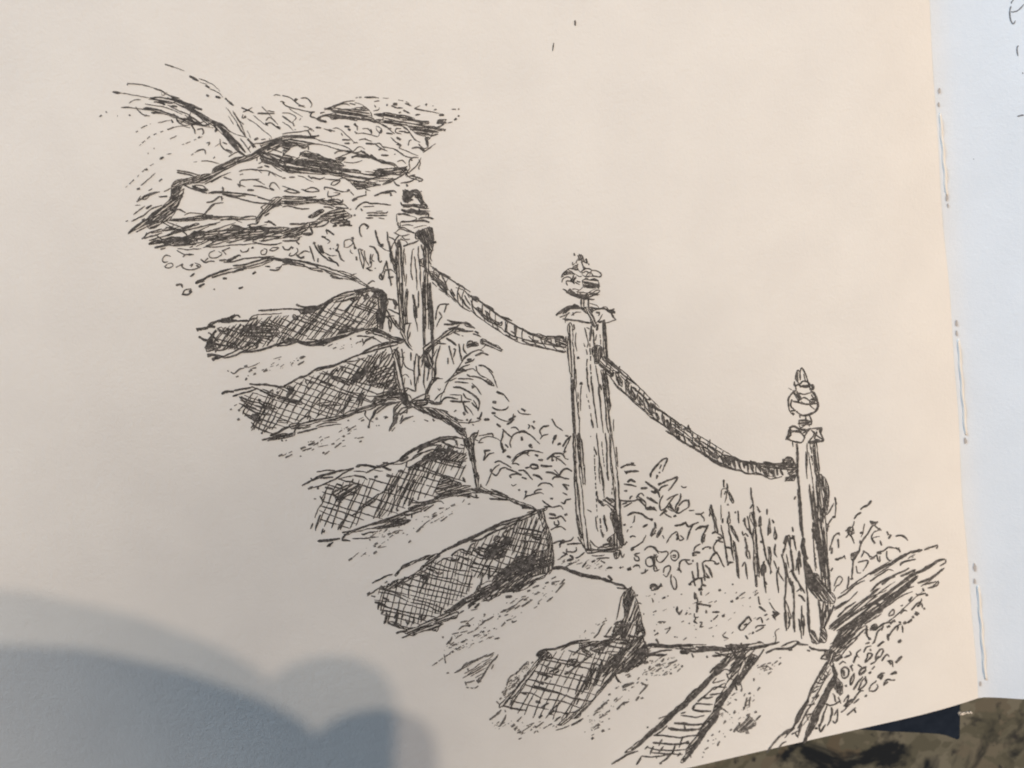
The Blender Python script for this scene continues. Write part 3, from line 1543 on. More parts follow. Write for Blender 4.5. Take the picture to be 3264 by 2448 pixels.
1 82 147 90 140
2 148 129 151 126
1 102 144
3 158 116 162 112
1.2 162 112 170 104
d1.2 168 106 180 98 190 92 196 88
2.5 176 98 182 96
2.5 198 86 203 84
2 184 89 190 88
2 218 84 221 83
1.2 211 82 214 78
1.5 186 104 194 98
d1.2 178 104 190 98
2 123 119 128 118
1.7 128 118 133 116
1.2 130 116 142 114
2 117 122 120 122
T 1500 1380
@post2
F 120 0 128 0 131 12 132 26 134 40 135 60 132 60 131 48 128 36 128 50 131 66 132 80 133 96 136 112 138 128 139 138 136 138 133 128 131 114 129 100 128 86 127 70 125 56 123 40 121 20
2 121 0 121 20 122 40 122 56 123 70 124 90 125 104 127 116 130 126
2 122 50 126 62
F 124 96 126 96 128 110 130 118 132 124 128 120 126 110
2 122 36 125 34
F 163 0 166 0 168 16 170 30 171 40 173 56 174 72 175 90 177 102 178 118 180 124 180 132 176 132 172 120 170 108 168 92 170 80 168 64 166 48 164 30
2 158 0 160 16 160 30 161 46 162 56
1.7 148 0 150 20 152 34 155 50 156 64 157 76
3 153 44 156 60 156 68
2 146 18 148 26
d1.8 145 16 146 40 147 60 148 84 149 100
1.5 151 24 151 44 152 60
2 148 68 150 80 154 84
1.7 147 98 148 110 150 116
2.5 160 46 162 56
d1.5 168 50 166 70 164 80
d1.5 154 10 157 40
2.5 156 100 160 112 160 116
2.5 157 96 159 110
d2.5 152 100 154 118 158 120
3 154 116 156 123
F 150 78 156 80 160 76 166 77 170 80 166 82 164 84 170 88 172 94 168 94 164 88 160 84 154 86
F 164 94 170 94 176 100 178 110 177 120 180 128 178 134 172 136 166 134 162 128 160 126 164 122 170 118 168 110 166 104
1.7 171 16 172 30 173 40
2 172 50 174 60 174 76
2 176 78 176 90
1.5 140 128 142 138 144 142
F 135 136 142 136 148 137 154 133 160 131 166 130 172 132 174 136 168 140 158 140 146 140 138 142 136 140
1.7 140 126 146 132 152 136
3 155 132 164 130
F 168 140 172 138 176 138 174 146 170 148
2 176 138 178 146 181 142
2 180 132 184 128
1.5 142 144 150 145 158 143
2.3 148 148 156 147 163 147
1.5 137 90 142 93
2 126 122 132 132 136 140
1.3 141 4
@step4
F 0 12 3 12 6 36 8 46 10 52 9 64 12 68 8 68 5 64 4 48 1 30
3 0 66 10 67 18 69
F 12 60 14 64 20 67 30 70 40 73 48 77 58 81 66 84 72 86 78 90 82 90 90 88 88 91 82 92 78 92 74 89 66 87 60 85 52 82 44 78 34 74 22 71 12 70 0 70 0 66 10 66
2 24 66 34 70 44 74
2.5 22 77 36 78 48 79
2 0 74 6 76 10 76
2.5 6 72 8 77
2 48 80 56 84 66 86
2.5 60 88 70 88 78 91
2 80 90 72 94 64 97 56 102 44 106 34 109 22 114 12 119 0 126
1.7 66 94 78 90
2 0 128 12 125 24 117 40 112 56 104 70 98 82 92
1.5 62 98 70 96 78 94
F 78 92 83 92 85 100 89 108 92 114 94 120 96 128 97 136 98 146 98 150 96 160 92 166 60 166 52 160 60 152 70 146 72 142 80 140 86 138 91 136 90 128 88 120 86 112 83 104 80 98
2 86 92 88 104 92 112
H -65 5 1.6 0 128 24 120 44 110 66 98 78 94 84 104 90 120 92 136 80 142 64 150 52 160 40 170 0 170
H 12 7 1.6 0 134 30 126 56 112 82 112 90 124 92 136 70 146 54 158 40 170 0 170
H -72 4 1.4 40 120 56 104 70 98 80 100 86 120 90 130 80 140 64 148 50 140
F 20 136 24 132 28 130 34 129 38 126 44 123 48 126 44 130 42 136 40 142 36 146 30 148 24 147 16 146 18 141
2.5 3 138 12 141
2.5 8 134 20 137
2.5 60 112 72 114 84 116
2 62 117 74 119 84 120
2.5 72 123 82 126
3 62 128 68 128
1.8 64 118 64 130 60 146 54 160
@bush2
2 28 35 34 33 40 36 48 41
1.7 34 37 28 41 24 48 22 54 18 62
2 24 46 30 50 36 42 42 41 48 44 56 47 60 49
3 24 42 24 46
2 42 42 48 44
2.5 48 53 46 50 54 48 60 50
1.5 48 60 50 62 54 60
2.5 60 52 66 54
2.3 56 44 62 44 66 47 70 52 73 55
2.2 64 41 70 40
3 70 40 72 37 78 38 79 41 74 42 70 40
3 82 38 88 39 96 39
2.5 82 31 85 32
2 49 35 54 29 60 25 66 23 70 21 76 21 84 23
1.5 68 22 67 25
2 48 36 54 36 57 38
3 73 49 80 51 84 55
2.7 88 46 96 47 104 51 110 53 116 54
1.5 98 43 104 49
2.7 104 50 108 44 114 42 119 45
2.5 96 55 98 52 104 52
2.3 90 31 94 27 100 24 108 25 111 30 115 31
2 96 32 96 27 104 31 108 34 112 38
3 95 30 97 33
2 79 63 84 59 90 59 94 60 97 64
2 74 70 78 67 84 66
2 62 78 66 74 74 72 82 70 86 72
3 64 68 66 70
1.5 66 68 64 74
2.5 57 67
2.5 93 77 97 77
2 84 79 90 84 96 87 102 86 106 86 109 90
2.5 84 90 92 86
1.5 86 86 96 87
3 108 60 112 64 114 67
2 108 60 116 62
2 108 70 114 73
2.3 106 81 110 83 112 79 116 78 118 77
3.2 92 95 98 96 100 98
2.5 92 100 100 100 106 98 112 104
3.5 112 96
2.2 98 104 99 108 104 107 102 102
2 94 114 99 111 104 110 108 111 112 114
2.3 97 130 104 127 110 128 118 126 121 122
2 104 132 108 126 112 128
2.3 105 135 106 130 112 128
2.5 113 131 120 130 130 130
2 113 136 112 142 105 147
2 108 140 114 143
2 112 139 120 140 124 138 124 134
3.5 113 150 120 148 119 145 116 144
2 123 147 127 146 134 140
1.5 112 157 124 151
2.5 131 158 136 152
2.5 142 152 146 150
2.5 153 150 158 153
1.7 160 160 162 158 167 158
1.5 176 158 180 157
2.5 108 16 112 10 118 3
1.7 110 20 114 12 118 4
3 102 14 106 12
2.5 111 3 115 4
3 109 23 112 21
1.5 96 12 98 6
3 98 8 101 2
3 68 15 72 14
@bush3
2.5 176 41 182 38 188 37 194 38
2.5 188 35 192 36
3.2 182 46 190 45 198 45
2 181 44 184 48
3.5 184 58 188 55 194 58
2.5 180 60 188 61 195 63
2.5 180 68 184 68
2 212 52 211 48 216 42 221 37
2 218 54 220 50
3 205 57 212 62 220 67
3 200 65 208 65
3 212 68 217 71
2.5 216 66 221 72
2.5 187 78 188 75 190 74
2 194 76 200 71 204 74
2.3 174 79 180 80 186 80 192 80 198 78 202 83 206 87 208 90 216 90 219 92
F 195 74 200 76 206 82 206 86 200 81 196 79
3 207 75 214 80 220 83
3 205 89 212 88 218 91
2 180 87 186 84 190 82
2 178 84 184 82
2.8 184 97 190 94 196 94 202 96 208 100 214 103
1.7 193 97 192 104 190 106
2.5 202 111 208 107
3 216 105 218 112
F 211 121 214 114 218 108 218 118 213 119
d1.5 184 117 186 112 190 110
2 187 123 190 121 194 122
2 188 136 196 132 202 128 206 120
3 188 138 192 136
2.3 192 146 194 150 198 150 197 146 193 144 194 142 199 141
2 204 138 208 134 214 134 218 138 221 142
2 206 148 206 154 210 157 216 154 216 148 212 145 206 148
1.7 212 146 216 154 220 162
2 218 142 216 148
4 185 160 188 160
2 192 156 198 156
1.7 204 164 206 160 
3 181 108
@edge2
3 96 160 104 158 110 160 118 162 126 164 134 166
4 98 158 106 159
T 1700 750 300
@post2
4 96 42 97 48
2.5 93 62 92 70 97 66
3 104 57 100 66
2.5 104 47 107 51
F 108 48 112 45 116 50 119 56 121 58 124 54 127 60 126 66 120 64 117 60 115 66 119 74 125 78 120 80 115 70 111 56 107 60 105 56 106 52
2.5 130 65 131 70
3.5 122 62 126 66
3 105 66 102 72 98 78
F 93 74 98 72 104 70 103 76 106 80 100 82 92 79
3 65 99 69 91 76 84 84 79 94 79 104 80 110 86 116 90
F 66 97 70 90 78 85 88 86 96 90 99 92 90 91 78 93 70 95
2 80 80 90 85 94 90
3.5 112 86 118 81 126 78 134 80 136 84 132 88 124 84 118 88 114 86
3.5 136 82 146 83 154 86 160 91 159 96 152 98 142 96 130 97 120 96 114 92
2.5 124 96 128 90 134 86 136 90 130 94
3 138 90 140 96
2.5 100 92 108 97 114 96
3 67 111 69 103 74 99 82 98 88 101 90 105
F 88 104 92 102 94 96 96 101 100 99 98 104 96 108 96 114 92 110 88 108 
3.5 89 108 82 107 77 108 78 113 80 118
3 98 110 104 114 109 116
4 102 107 106 110 111 110
F 114 108 120 104 124 100 128 103 134 105 140 102 146 104 150 104 153 110 155 116 154 124 150 122 140 124 130 124 122 122 118 120 116 114
4 69 126 76 130 84 134 94 138 104 143 112 146
3.5 80 134 86 126 90 130 98 135
3 92 127 98 126 108 129
2 118 119 112 126 104 132 106 140 114 141 124 138 131 134 140 128 148 126
2 108 136 118 133
F 84 130 92 134 104 138 112 140 120 140 128 138 130 142 130 149 120 149 110 148 100 144 88 138
2.5 136 138 144 132 152 128 156 130 152 136 146 140
2.5 131 146 140 142 148 140 156 139
3 131 149 138 151 144 150
2.5 150 122 154 126
T 2070 1050
@rope2
2 0 87 10 93 20 100 30 107 36 112
1.3 4 92 14 97 24 104
F 2 88 5 87 4 92 5 97 2 97 0 92
2.5 0 82
2 0 102 10 108 18 114
2 0 96 4 102
2.3 8 98 12 106
3.5 15 100 17 106 17 112
3.5 20 106 24 114 28 119
2.5 17 98
F 24 104 28 106 30 112 34 111 38 114 38 118 44 116 46 112 48 120 50 126 56 128 56 124 58 130 62 132 68 136 74 138 78 142 80 150 74 148 70 144 66 142 60 138 56 138 52 136 48 132 42 126 36 124 32 122 26 114
3 21 110 22 116 26 120
3 19 119 28 124 38 131 48 137 60 144 70 151 80 158 90 162 100 165
3 22 116 30 122
1.7 44 116 44 120
1.7 48 116 48 122
2 56 125 58 130
1.7 71 129 71 136
2 62 132 72 138 82 144 90 150 100 153 110 156 120 158 130 160
2.5 36 128 34 124
2 50 130 52 138
2.5 40 124 42 132
2.5 62 138 66 146
3 70 142 74 148 80 152
2.5 84 148 88 156
3 90 152 94 160
4 93 150 96 152
2.5 70 150 71 153
2 96 152 100 162
2.5 104 154 107 164
3 112 156 114 160
3 119 154 122 164
3 80 157 82 158
F 118 154 122 157 132 159 140 156 146 158 156 157 157 154 161 150 166 150 170 156 173 160 173 166 160 164 146 164 134 164 128 160
2 158 154 160 162
1.7 162 150 168 152 170 158
@post3
2 176 64 172 58 173 50 175 48 177 52
2 174 50 174 62
2 177 60 177 50 179 45 182 50 185 57 187 64
1.5 181 52 183 60
2.5 170 61 171 66 175 64
2.5 175 66 180 61 186 62 188 66 182 68 175 65
3 176 67 188 66
3.5 191 64 192 70 188 70
2 171 66 172 71 168 74 164 80 163 86 164 94 167 99
1 163 69 167 71
F 168 72 173 72 177 78 179 82 175 84 171 78
2 173 75 182 76 190 74
3 189 72 194 76 197 84 198 90 195 96 190 99 180 101 172 96
F 188 83 194 80 197 86 195 88 188 86
2 176 82 182 80 188 84
2.5 168 84 176 86 186 88 196 87
2.3 167 82 166 90 170 94
1.5 178 84 182 87
3.5 167 98 170 100
2.5 166 96 172 95
2 176 98 177 104
2 184 100 184 106 188 114
F 176 106 184 106 190 108 190 112 184 112 178 116 176 112
2 188 100 190 106 190 112
3 164 116 170 114 176 117 184 118 190 116
2 164 116 168 119 176 119 178 121 170 120 165 122
2.5 165 118 166 124 162 128 168 131 178 133 181 130
2 160 130 162 126
2.2 176 120 182 126 180 132
2 189 116 184 122 182 126
2.3 190 117 196 116 202 116 200 119 203 126 204 131 198 132 190 134 187 132 192 126 194 120
1.7 168 132 169 138
3 173 134 174 146 174 160 174 166
H 88 3.5 1.3 185 134 190 134 189 142 190 150 188 166 184 166 185 150
F 192 134 196 132 197 142 199 156 200 166 195 166 193 150
d1.7 190 138 192 160
2.5 196 118 202 116 202 121
2 190 118 196 124 204 130
2.5 197 120 194 128 200 130
2.5 164 117 163 124 160 130
2 180 122 186 118
3 186 133 196 131 204 131
2 168 74 163 82 164 92
2.5 172 76 176 82 172 86
2 190 76 194 84 188 88 194 94
2 196 86 198 92 194 98
2 186 62 189 70
@bush4
T 2070 1440
@bush3
2.3 1 30 3 23 9 15 16 9 21 8 18 16 15 23
2 12 20 14 15
2 11 25 13 24
2.5 8 31 9 27
3.5 10 39 14 37
2.5 14 37 24 33 33 30 28 39 22 46
2.8 0 39 4 42 9 45 11 50 12 54
2.3 11 46 15 41 22 39
3 5 46 8 49
3 0 54 8 60
3 0 64 8 69
3 3 68 6 65
2 16 51 13 57 12 64 14 69 20 65 24 59 30 52
2 20 57 28 52 34 50
2.5 37 49 36 56 32 63 30 70
2 24 60 28 68 34 72 40 69 44 66
3 23 60 26 64
3 34 65 32 72
2.3 34 64 40 58 46 58 46 64 42 68
2 46 56 46 66
2 18 70 12 75
2 16 70 20 74 26 77
3 28 76 32 75
3 17 67 20 71
1.7 46 69 53 69
2.5 54 73 60 73 64 71
2 60 73 64 78 64 82
2 37 40 40 42 44 41
F 22 64 26 66 30 70 28 70 22 67
3 29 87 36 86 42 84 46 88 52 85 58 83
2.5 42 82 44 86
2.3 51 86 47 94 44 104
3 54 92 60 88 66 88 70 86
3 57 90 62 88
2.5 69 86 66 92 62 100 62 108
F 62 99 66 97 65 104 62 107 61 104
1.7 20 108 24 100 28 96 32 94 34 98
3 32 96 34 102
2 36 98 40 102 36 104 34 100
3 34 98 32 104
2 60 108 54 112 52 117
3 50 120 55 118 60 118
2.5 50 122 56 121
2 62 115 66 112 72 112
3.5 71 111 72 114
2 0 111 6 112 9 116 14 118 20 117 22 120 18 126 12 130 8 126 10 122
2 0 124 4 126 5 132 6 140 12 138
2 5 120 6 128
2 24 120 28 116 33 118 34 124 30 128 26 126 25 121
2 27 122 31 121 30 124 27 124
2 32 139 36 139 37 142
3 36 140 34 136
2.3 35 136 36 130 40 127 48 127
2 42 128 46 132 50 131
2.5 50 128 52 128
2 16 142 18 136 24 134 24 140 20 147 16 144
2 26 144 25 150 27 158 30 162 32 158 31 150 28 146
2.7 6 83 7 87 5 92
F 1 99 4 90 6 90 6 96 3 99
F 8 100 12 92 15 88 14 94 10 100
1.5 15 98 17 102
3 1 79 4 80
2 0 160 4 158 8 158 6 162 2 163
3 8 162 14 156
2.7 62 130 64 140 65 152
2 62 131 66 128 74 128 80 132
2.5 56 130 57 140 58 148 64 148
2.5 62 148 54 150 47 155
3.5 46 156 49 155
2.5 50 140 52 150 54 158
2.5 65 133 70 138 73 146
2.5 70 136 74 148
2.5 66 146 70 148 66 142
2.5 71 127 76 120 80 118
2.5 76 131 80 132 82 130
2 61 148 62 156 66 158
3.5 58 162 62 160
1.5 82 163
@plant3
3 72 62 74 70 76 80 79 90 80 94
F 72 62 74 68 76 74 79 86 81 94 78 95 76 84 74 76 72 72 70 76 71 68
3 73 96 78 94 80 96
2 80 96 84 98 86 102
2.3 80 100 84 102 80 104
2.3 78 104 87 106
2.3 80 104 76 110 76 116 80 120 84 128 88 136
2 84 86 86 96 88 106 90 116 91 126 92 130
1.3 84 62 84 72 84 80
2.5 86 78 86 84
2.3 87 33 88 42
2.3 91 37 92 44
F 90 42 94 47 98 54 99 60 97 60 94 52
1.3 84 54 85 45 88 43 90 44
1.5 91 46 90 54 89 60
1.5 90 46 88 50
2.5 92 62
2.3 93 70 94 78
F 93 74 95 82 93 84 91 84
2.3 93 84 94 96 96 104 97 116 99 128
2.5 96 88 98 92
F 95 86 98 88 100 94 104 101 105 106 102 102 98 95
2 104 69 105 84
2.5 101 71
F 98 104 100 106 102 118 104 126 105 138 106 149 103 144 102 130 100 118
2.5 88 106 90 118 92 130 98 130
2 96 100 96 112
3 90 112 96 114 98 122
2.3 92 134 94 130 99 130
2 119 42 120 50
2.5 119 44 119 48
2.3 119 48 121 58 122 64
2 118 67 122 62 122 70
2.3 110 82 112 78 112 84 115 92
2.3 109 93 110 98 113 96 116 100
F 118 72 123 70 124 78 126 86 124 90 120 82 118 78
2 115 75 118 90 120 98 122 106
2.5 115 90 120 97
F 122 90 125 90 126 98 127 112 128 124 130 140 129 146 126 144 127 158 125 158 124 142 122 128 123 110 121 100
2 128 84 130 76 131 84 128 88
F 129 80 132 86 128 88
2.3 130 88 132 98 134 108 136 118 137 128
3 130 106 133 106
2.5 112 100 114 110 114 120 116 126
2 112 112 117 118 118 126
2 109 135 112 130 114 140 115 150
2.5 113 132 114 144
1.7 126 64 130 71
3 127 67 130 71
2.5 138 67 138 74
F 141 78 142 90 143 94 139 97 139 90
2.5 144 80 146 84
F 147 88 150 100 148 104 146 100
2.3 148 108 147 118 150 124
F 139 112 142 112 143 124 142 134 140 122
2 134 114 138 126 142 136 144 142
2.5 135 128 132 138 132 146
3.5 134 134 136 142
F 131 134 136 132 137 140 134 143
2.3 134 140 135 152 137 166
2.3 136 152 138 156
2 146 128 150 138
2.3 150 139 150 152 152 166
2.3 142 144 143 139
1.8 160 99 158 108 164 98 166 112
2 162 98 160 110 157 120
2 168 88 169 94
3 168 98 170 103
2 169 100 172 115
2 155 120 158 130 160 142 160 154 160 166
2 166 114 168 126 170 140
2.5 165 116 168 118
2 160 130 162 142 165 154 170 162
2 152 135 152 142 158 152
2 164 142 168 140 172 148 178 158 182 166
2.5 168 152 168 166
2.5 176 116 175 128 176 144
2 176 120 178 136
1.7 174 124 172 140
2 166 138 170 146
@rope2
2.3 62 0 70 6 80 13 90 17 100 21 108 22 112 25 118 26 126 25 134 28 142 32 148 31 156 29
F 68 0 78 0 82 4 80 8 76 7 72 4
2 86 3 96 6 106 10 116 12 126 14 136 15 146 16
2.3 82 4 86 10 88 16
3 84 8 90 8 96 14
F 90 6 94 7 96 14 92 16 88 14
3 98 8 100 14 101 20
3 104 10 107 20
3 110 12 112 20
2.3 112 12 116 16 116 24
3.5 119 10 120 18 122 24
3 126 14 131 24
F 119 11 126 13 134 15 142 14 150 16 158 17 166 18 173 18 173 20 166 21 160 21 152 20 144 19 136 18 138 26 140 28 136 28 133 22 130 18 124 15
3 138 18 144 26
3 144 20 146 30
3 150 20 150 28
3 154 20 157 28
3 134 12 144 14
2 146 16 156 13
2.5 157 8 158 18
3 162 12 166 14
2.3 160 8 166 7 170 13 172 18
F 160 12 168 10 170 16 164 17
F 162 22 172 21 173 28 170 34 160 34 160 30 166 30
@post3
3 173 0 174 10 174 22 175 32 176 44 177 56 178 70 179 84 180 96 181 106
H 86 3.6 1.3 184 0 190 0 188 10 188 24 190 34 186 36 184 22
H 82 4 1.5 194 0 197 0 198 14 200 26 204 28 209 37 211 46 211 56 210 68 208 76 205 80 204 88 207 100 209 112 210 126 211 140 212 150 214 166 208 166 206 150 202 140 200 128 198 116 196 100 196 88 194 76 200 74 202 64 200 56 198 46 196 38 193 30 192 16
2 188 38 190 60 192 80
2.5 196 34 198 60 198 76
2.5 200 30 206 44 206 62 203 78
3 196 76 200 100 204 126 208 150
3 202 88 206 110 210 140 213 166
2 194 60 196 90 200 120 202 150
d2 192 40 194 56 198 70
d2 192 84 195 100 197 116
1.5 192 90 193 110 195 140
d2 198 100 202 130 204 150
F 180 100 183 104 182 110 184 120 186 126 182 130 181 120 179 110
2.5 180 110 182 126 184 144 185 166
F 184 128 188 134 192 142 198 144 200 150 206 156 210 162 214 166 196 166 190 160 186 150 183 140
2.5 186 144 188 156
T 1110 1620
@step4
1.7 22 103 30 98 40 91
2.5 22 101 26 99
2.3 28 88 36 84 44 80 52 77
2 43 88 46 86
1.8 27 103 32 104
H 14 6 1.8 38 92 56 84 80 76 100 60 120 57 146 42 146 96 122 115 104 126 86 136 72 142 56 140 44 134 34 112 30 108
H -75 5.5 1.4 36 94 56 84 80 76 100 62 120 56 146 44 146 94 122 113 104 124 86 134 72 140 56 138 44 134 34 112
F 55 78 62 70 66 66 72 64 82 60 90 56 98 55 106 53 108 56 102 60 98 66 92 72 86 76 80 80 72 84 64 88 58 92 50 94 44 95 39 92 44 92 50 89 54 85 60 84 68 82 76 78 84 72 90 66 96 60 90 60 82 62 74 66 66 70 60 74 56 80
2.5 38 91 44 96 52 98 60 102
3 60 102
3.2 104 56 112 50 116 48 128 42 130 40 142 35 154 30 164 25 168 23 180 17 190 14 206 9
3 114 49 130 42 144 36 158 28 174 24
1.7 128 42 140 38 156 36 168 30 180 24 188 19 200 13
2.5 166 25 180 18
2.5 121 56 128 50 134 48 136 48
1.5 100 68 108 62 118 58 124 59
2.3 120 59 128 62 132 57 142 62
3 124 60 130 62
2 135 60 132 72
2.5 138 56 144 44 148 41
2.5 96 76 92 84 86 94 84 100
3 84 98 85 96
F 84 80 92 78 96 76 94 84 88 84
3.5 62 88 70 90 74 92
2.7 104 76 105 77
F 92 71 100 72 108 76 112 76 108 78 100 75
3 40 105 48 108
3.2 31 110 38 112 46 116
2.5 36 112 35 119
3 39 125 41 121
2.7 45 122 44 130 42 136
2.7 47 124 43 135
2.7 58 120 54 130
2.7 59 122 56 134 52 138
2.5 64 122 63 129
2.5 67 130 70 136 72 130
2.3 78 130 76 136
3 85 126 87 131 92 126
2 104 112 102 124
2.5 110 116 108 125
F 46 134 54 133 60 136 66 141 72 143 62 141 52 138
3 56 147 62 145 70 144
2 63 152 72 149
F 68 143 74 140 80 140 90 134 100 130 112 124 118 122 126 120 130 122 128 128 120 130 112 133 104 136 112 136 106 140 104 145 98 143 90 144 82 146 76 150 70 148 66 146
F 112 122 120 118 130 110 140 104 150 100 158 94 166 90 170 92 164 98 156 102 148 106 138 112 130 118 122 122
2.5 122 118 130 112 136 106
2 118 124 128 116 144 108 156 106
F 168 92 170 84 174 78 182 72 190 66 196 64 200 58 206 56 212 56 221 48 221 86 212 92 206 96 200 98 190 98 180 100 170 106 164 108 160 104 164 98
2.5 158 76 156 88 152 98
3 166 70 165 84
2 130 124 136 120
2.5 141 118 144 114 150 112
2.5 148 117 154 113
F 160 50 164 44 168 42 172 40 178 43 184 38 188 34 192 36 190 42 184 46 186 50 184 56 180 58 172 58 164 58 160 54
2.5 158 43 160 40
2.3 151 47 162 48
3 148 49 154 54 160 56
F 171 36 174 32 178 33 178 38 173 39
2.5 188 36 182 30 196 22
2 200 12 196 22
@tread3
2 80 28 88 20
@tread4
2.5 110 151 112 152
2.5 122 151 120 156 115 160
2.2 121 162 128 159
2.2 132 158 138 155
2 147 150 154 148
2 157 146 160 144
2 165 153 169 151
2 172 154 178 152
2 188 104 192 103
2.2 157 134 164 131 171 127
1.7 154 138 162 132
2.2 181 138 184 134
3 192 134 194 133
1.7 186 132 192 130
2.2 180 139 184 135
1.5 190 112 196 108
1.5 206 108 212 104
2 204 116 208 113
1.7 200 110 206 106
1.7 196 118 202 114
1.3 186 122 196 116
1.7 130 142 136 138 144 138
1.5 132 146 140 144
1.7 122 148 130 146
1.5 126 153 134 148
1.3 140 147 148 144
3 142 138
2 132 134 140 132
1.5 140 134 148 128
1.5 144 120 152 118
2.5 160 125
2.5 178 127
2 210 98 214 96
T 1500 1380
@step4
1.5 0 150 20 158 40 162
T 1350 1770
@step4
F 60 44 64 36 72 32 80 30 86 25 90 20 96 14 102 10 108 4 112 0 152 0 153 8 151 16 146 20 142 26 130 30 122 34 114 40 108 42 98 42 88 44 82 50 76 54 68 50
3 52 60 60 54 72 48
3 60 62 66 56
@tread4
d2 150 28 160 22
3 150 34 154 33
2.5 128 38 136 35
2.3 143 33 147 31
1.7 150 32 160 30
2 162 32 166 28
2 155 44 160 38 166 32
2 145 54 152 49
2 134 57 136 56
2.3 115 60 122 56 128 52
2.3 140 38 142 39
1.7 130 46 137 43
1.7 115 49 120 48
1.7 118 53 122 52
2.3 93 65 102 62 110 57
d2 90 67 104 62 112 55
4 96 49 104 48
1.7 68 54 76 52
@tread5
2 27 139 30 138
2.3 36 138 44 134 48 129 56 126 66 121 74 117
3.5 47 129 52 127
2 70 119 76 118 83 114
1.5 46 144 58 138 68 132 78 125
2.3 88 116 84 122 78 128 72 138 66 148
3.5 62 147 68 148
3 64 150 66 146
1.7 82 128 80 134
2 49 148 50 153
d2 50 155 60 156 66 152
2 50 150 60 147
3 51 134 53 134
d1.5 10 130 30 116 44 110
1.7 26 127 24 116
2 108 140 114 134 118 128
d2 112 134 124 125
d2.3 98 150 104 146 110 142
d2 100 158 108 150
d2 92 162 98 154

T 1350 1770
@edge2
4 152 15 158 14 166 15 172 18 178 20 184 23 192 24 200 25 208 27 214 30 222 32
3 168 17 180 22 196 26 210 28
T 1560 1980
@step5
3 63 33 72 33 84 30 94 26 106 23 118 22
1.7 84 34 94 28 108 25
F 106 26 120 24 130 24 140 22 150 16 156 12 154 18 146 24 136 30 132 34 124 34 118 34 120 28 114 30 110 34 106 32
F 110 32 118 36 118 40 112 38 108 34
3.5 55 41 60 36 66 34
F 58 40 66 34 72 38 74 44 68 44 62 46 58 50 55 54 58 46
F 64 40 60 48 54 56 48 64 44 70 40 78 36 84 32 88 30 92 26 98 24 98 28 90 22 92 18 98 12 102 12 98 20 90 26 84 30 80 34 74 40 68 44 62 50 54 56 46
H 12 8 1.8 70 36 90 34 118 34 150 20 162 16 172 22 162 40 150 56 140 64 128 80 122 92 108 104 86 114 50 108 20 100 30 88 40 76 52 60 60 48
H -62 7 1.4 70 36 90 34 118 34 150 20 168 16 172 22 162 40 150 56 140 64 128 80 122 92 108 104 86 116 50 114 30 106 20 100 34 86 44 70 58 50
3 54 70 64 74
3.5 52 76 62 79 72 82 82 84
3 56 61 68 64 74 66
2.7 16 99 26 102 36 104 44 105
3 38 84 44 86
3.5 54 94 60 96
F 120 52 124 48 122 60 120 70 116 80 112 80 115 68 118 60
F 132 46 133 52 132 60 128 70 124 76 122 76 126 62 128 54
2.5 148 40 144 46 138 50 132 58 126 66
F 142 42 150 38 150 42 144 46 138 54 132 58
2.5 122 38 114 44 106 50 98 56 90 62
4 88 62 93 60
F 92 46 98 44 104 46 102 50 96 52 92 54
3 84 50 78 56 70 60
2.5 82 58 76 62
1.7 66 64 70 54
2 65 54 70 50
2.5 107 32 102 36 98 40
2.5 128 40 130 34 132 30
2.5 84 94 80 98
3 70 64 64 70
2.7 110 62 104 76 101 86
2.7 126 54 118 68 108 86
2.5 60 102 66 98 70 96
2 80 98 70 108 76 110
2.5 106 90 102 98
3 58 114 62 110
3 70 110 76 104
2.5 84 112 76 118
F 122 92 126 84 130 80 136 72 142 66 148 62 150 56 158 50 166 40 174 26 178 18 180 14 182 22 184 30 182 42 184 46 176 52 168 56 162 60 160 58 150 62 144 68 138 74 132 82 126 88 120 96 114 102 108 107 106 112 98 114 94 116 86 122 79 122 84 118 90 112 92 108 100 106 108 102 116 96
F 144 50 150 44 156 44 150 54 146 56
F 157 16 160 8 156 6 150 14 144 18 150 0 158 0 164 2 170 0 178 0 182 8 183 16 180 14 178 10 176 14 172 12 173 6 168 4 164 4 160 12 160 22
2.5 134 18 144 18 150 12
2.5 163 17 172 18 174 20
3 162 17 170 19
2.5 152 26 166 26
2 140 30 164 32
2 150 22 168 22
1.5 136 36 160 36
2 146 4 152 0
2 123 20 128 14 132 6 136 2
1.7 136 18 144 6
2.7 96 122 104 118 110 114
1.5 78 128 86 126 94 122
3 88 108 94 108
1.7 148 66 152 72
2.5 184 46 178 50 174 50
F 182 24 184 28 188 34 184 38 183 44
@edge5
@tread5
2.5 0 116 8 110 14 104
2.5 12 124 18 114 20 110
3 26 124 30 121
1.7 32 118 38 112
2 18 104 19 107
2.3 38 131 39 130
3 56 130 57 129
2 54 125 62 120
1.3 38 130 50 122
1.3 34 139 38 137
2 8 94 12 98
2 20 76 24 66 30 62
d2 30 62 38 54 46 46
3 26 76 30 74
d2 16 86 22 80
d2 12 92 20 84
@tread6
2.3 156 78 162 76 170 72
2 176 66 174 69
2.3 162 66 166 64
2.5 178 72 186 76
1.5 176 86 186 76
3 141 86
1.7 146 94 150 90
2.3 131 100 138 96
2 124 106 134 100
3 126 123 130 121
3.5 132 130 134 128
3 120 139 122 136
1.7 122 126 128 120
2 150 104 156 98 164 94
2.3 155 98 158 96
2.3 172 93 176 88
2.3 180 90
2 129 114 132 112
1.3 112 130
2 122 111 124 109
T 1920 1770
@step5
F 30 40 34 38 37 42 39 50 42 58 44 66 46 76 48 84 50 92 49 96 47 90 45 84 42 90 40 94 40 82 40 74 34 80 32 86 28 94 26 100 22 98 24 90 18 94 12 100 6 106 0 112 0 104 8 100 14 94 20 86 22 78 26 74 26 64 24 58 25 50 26 44
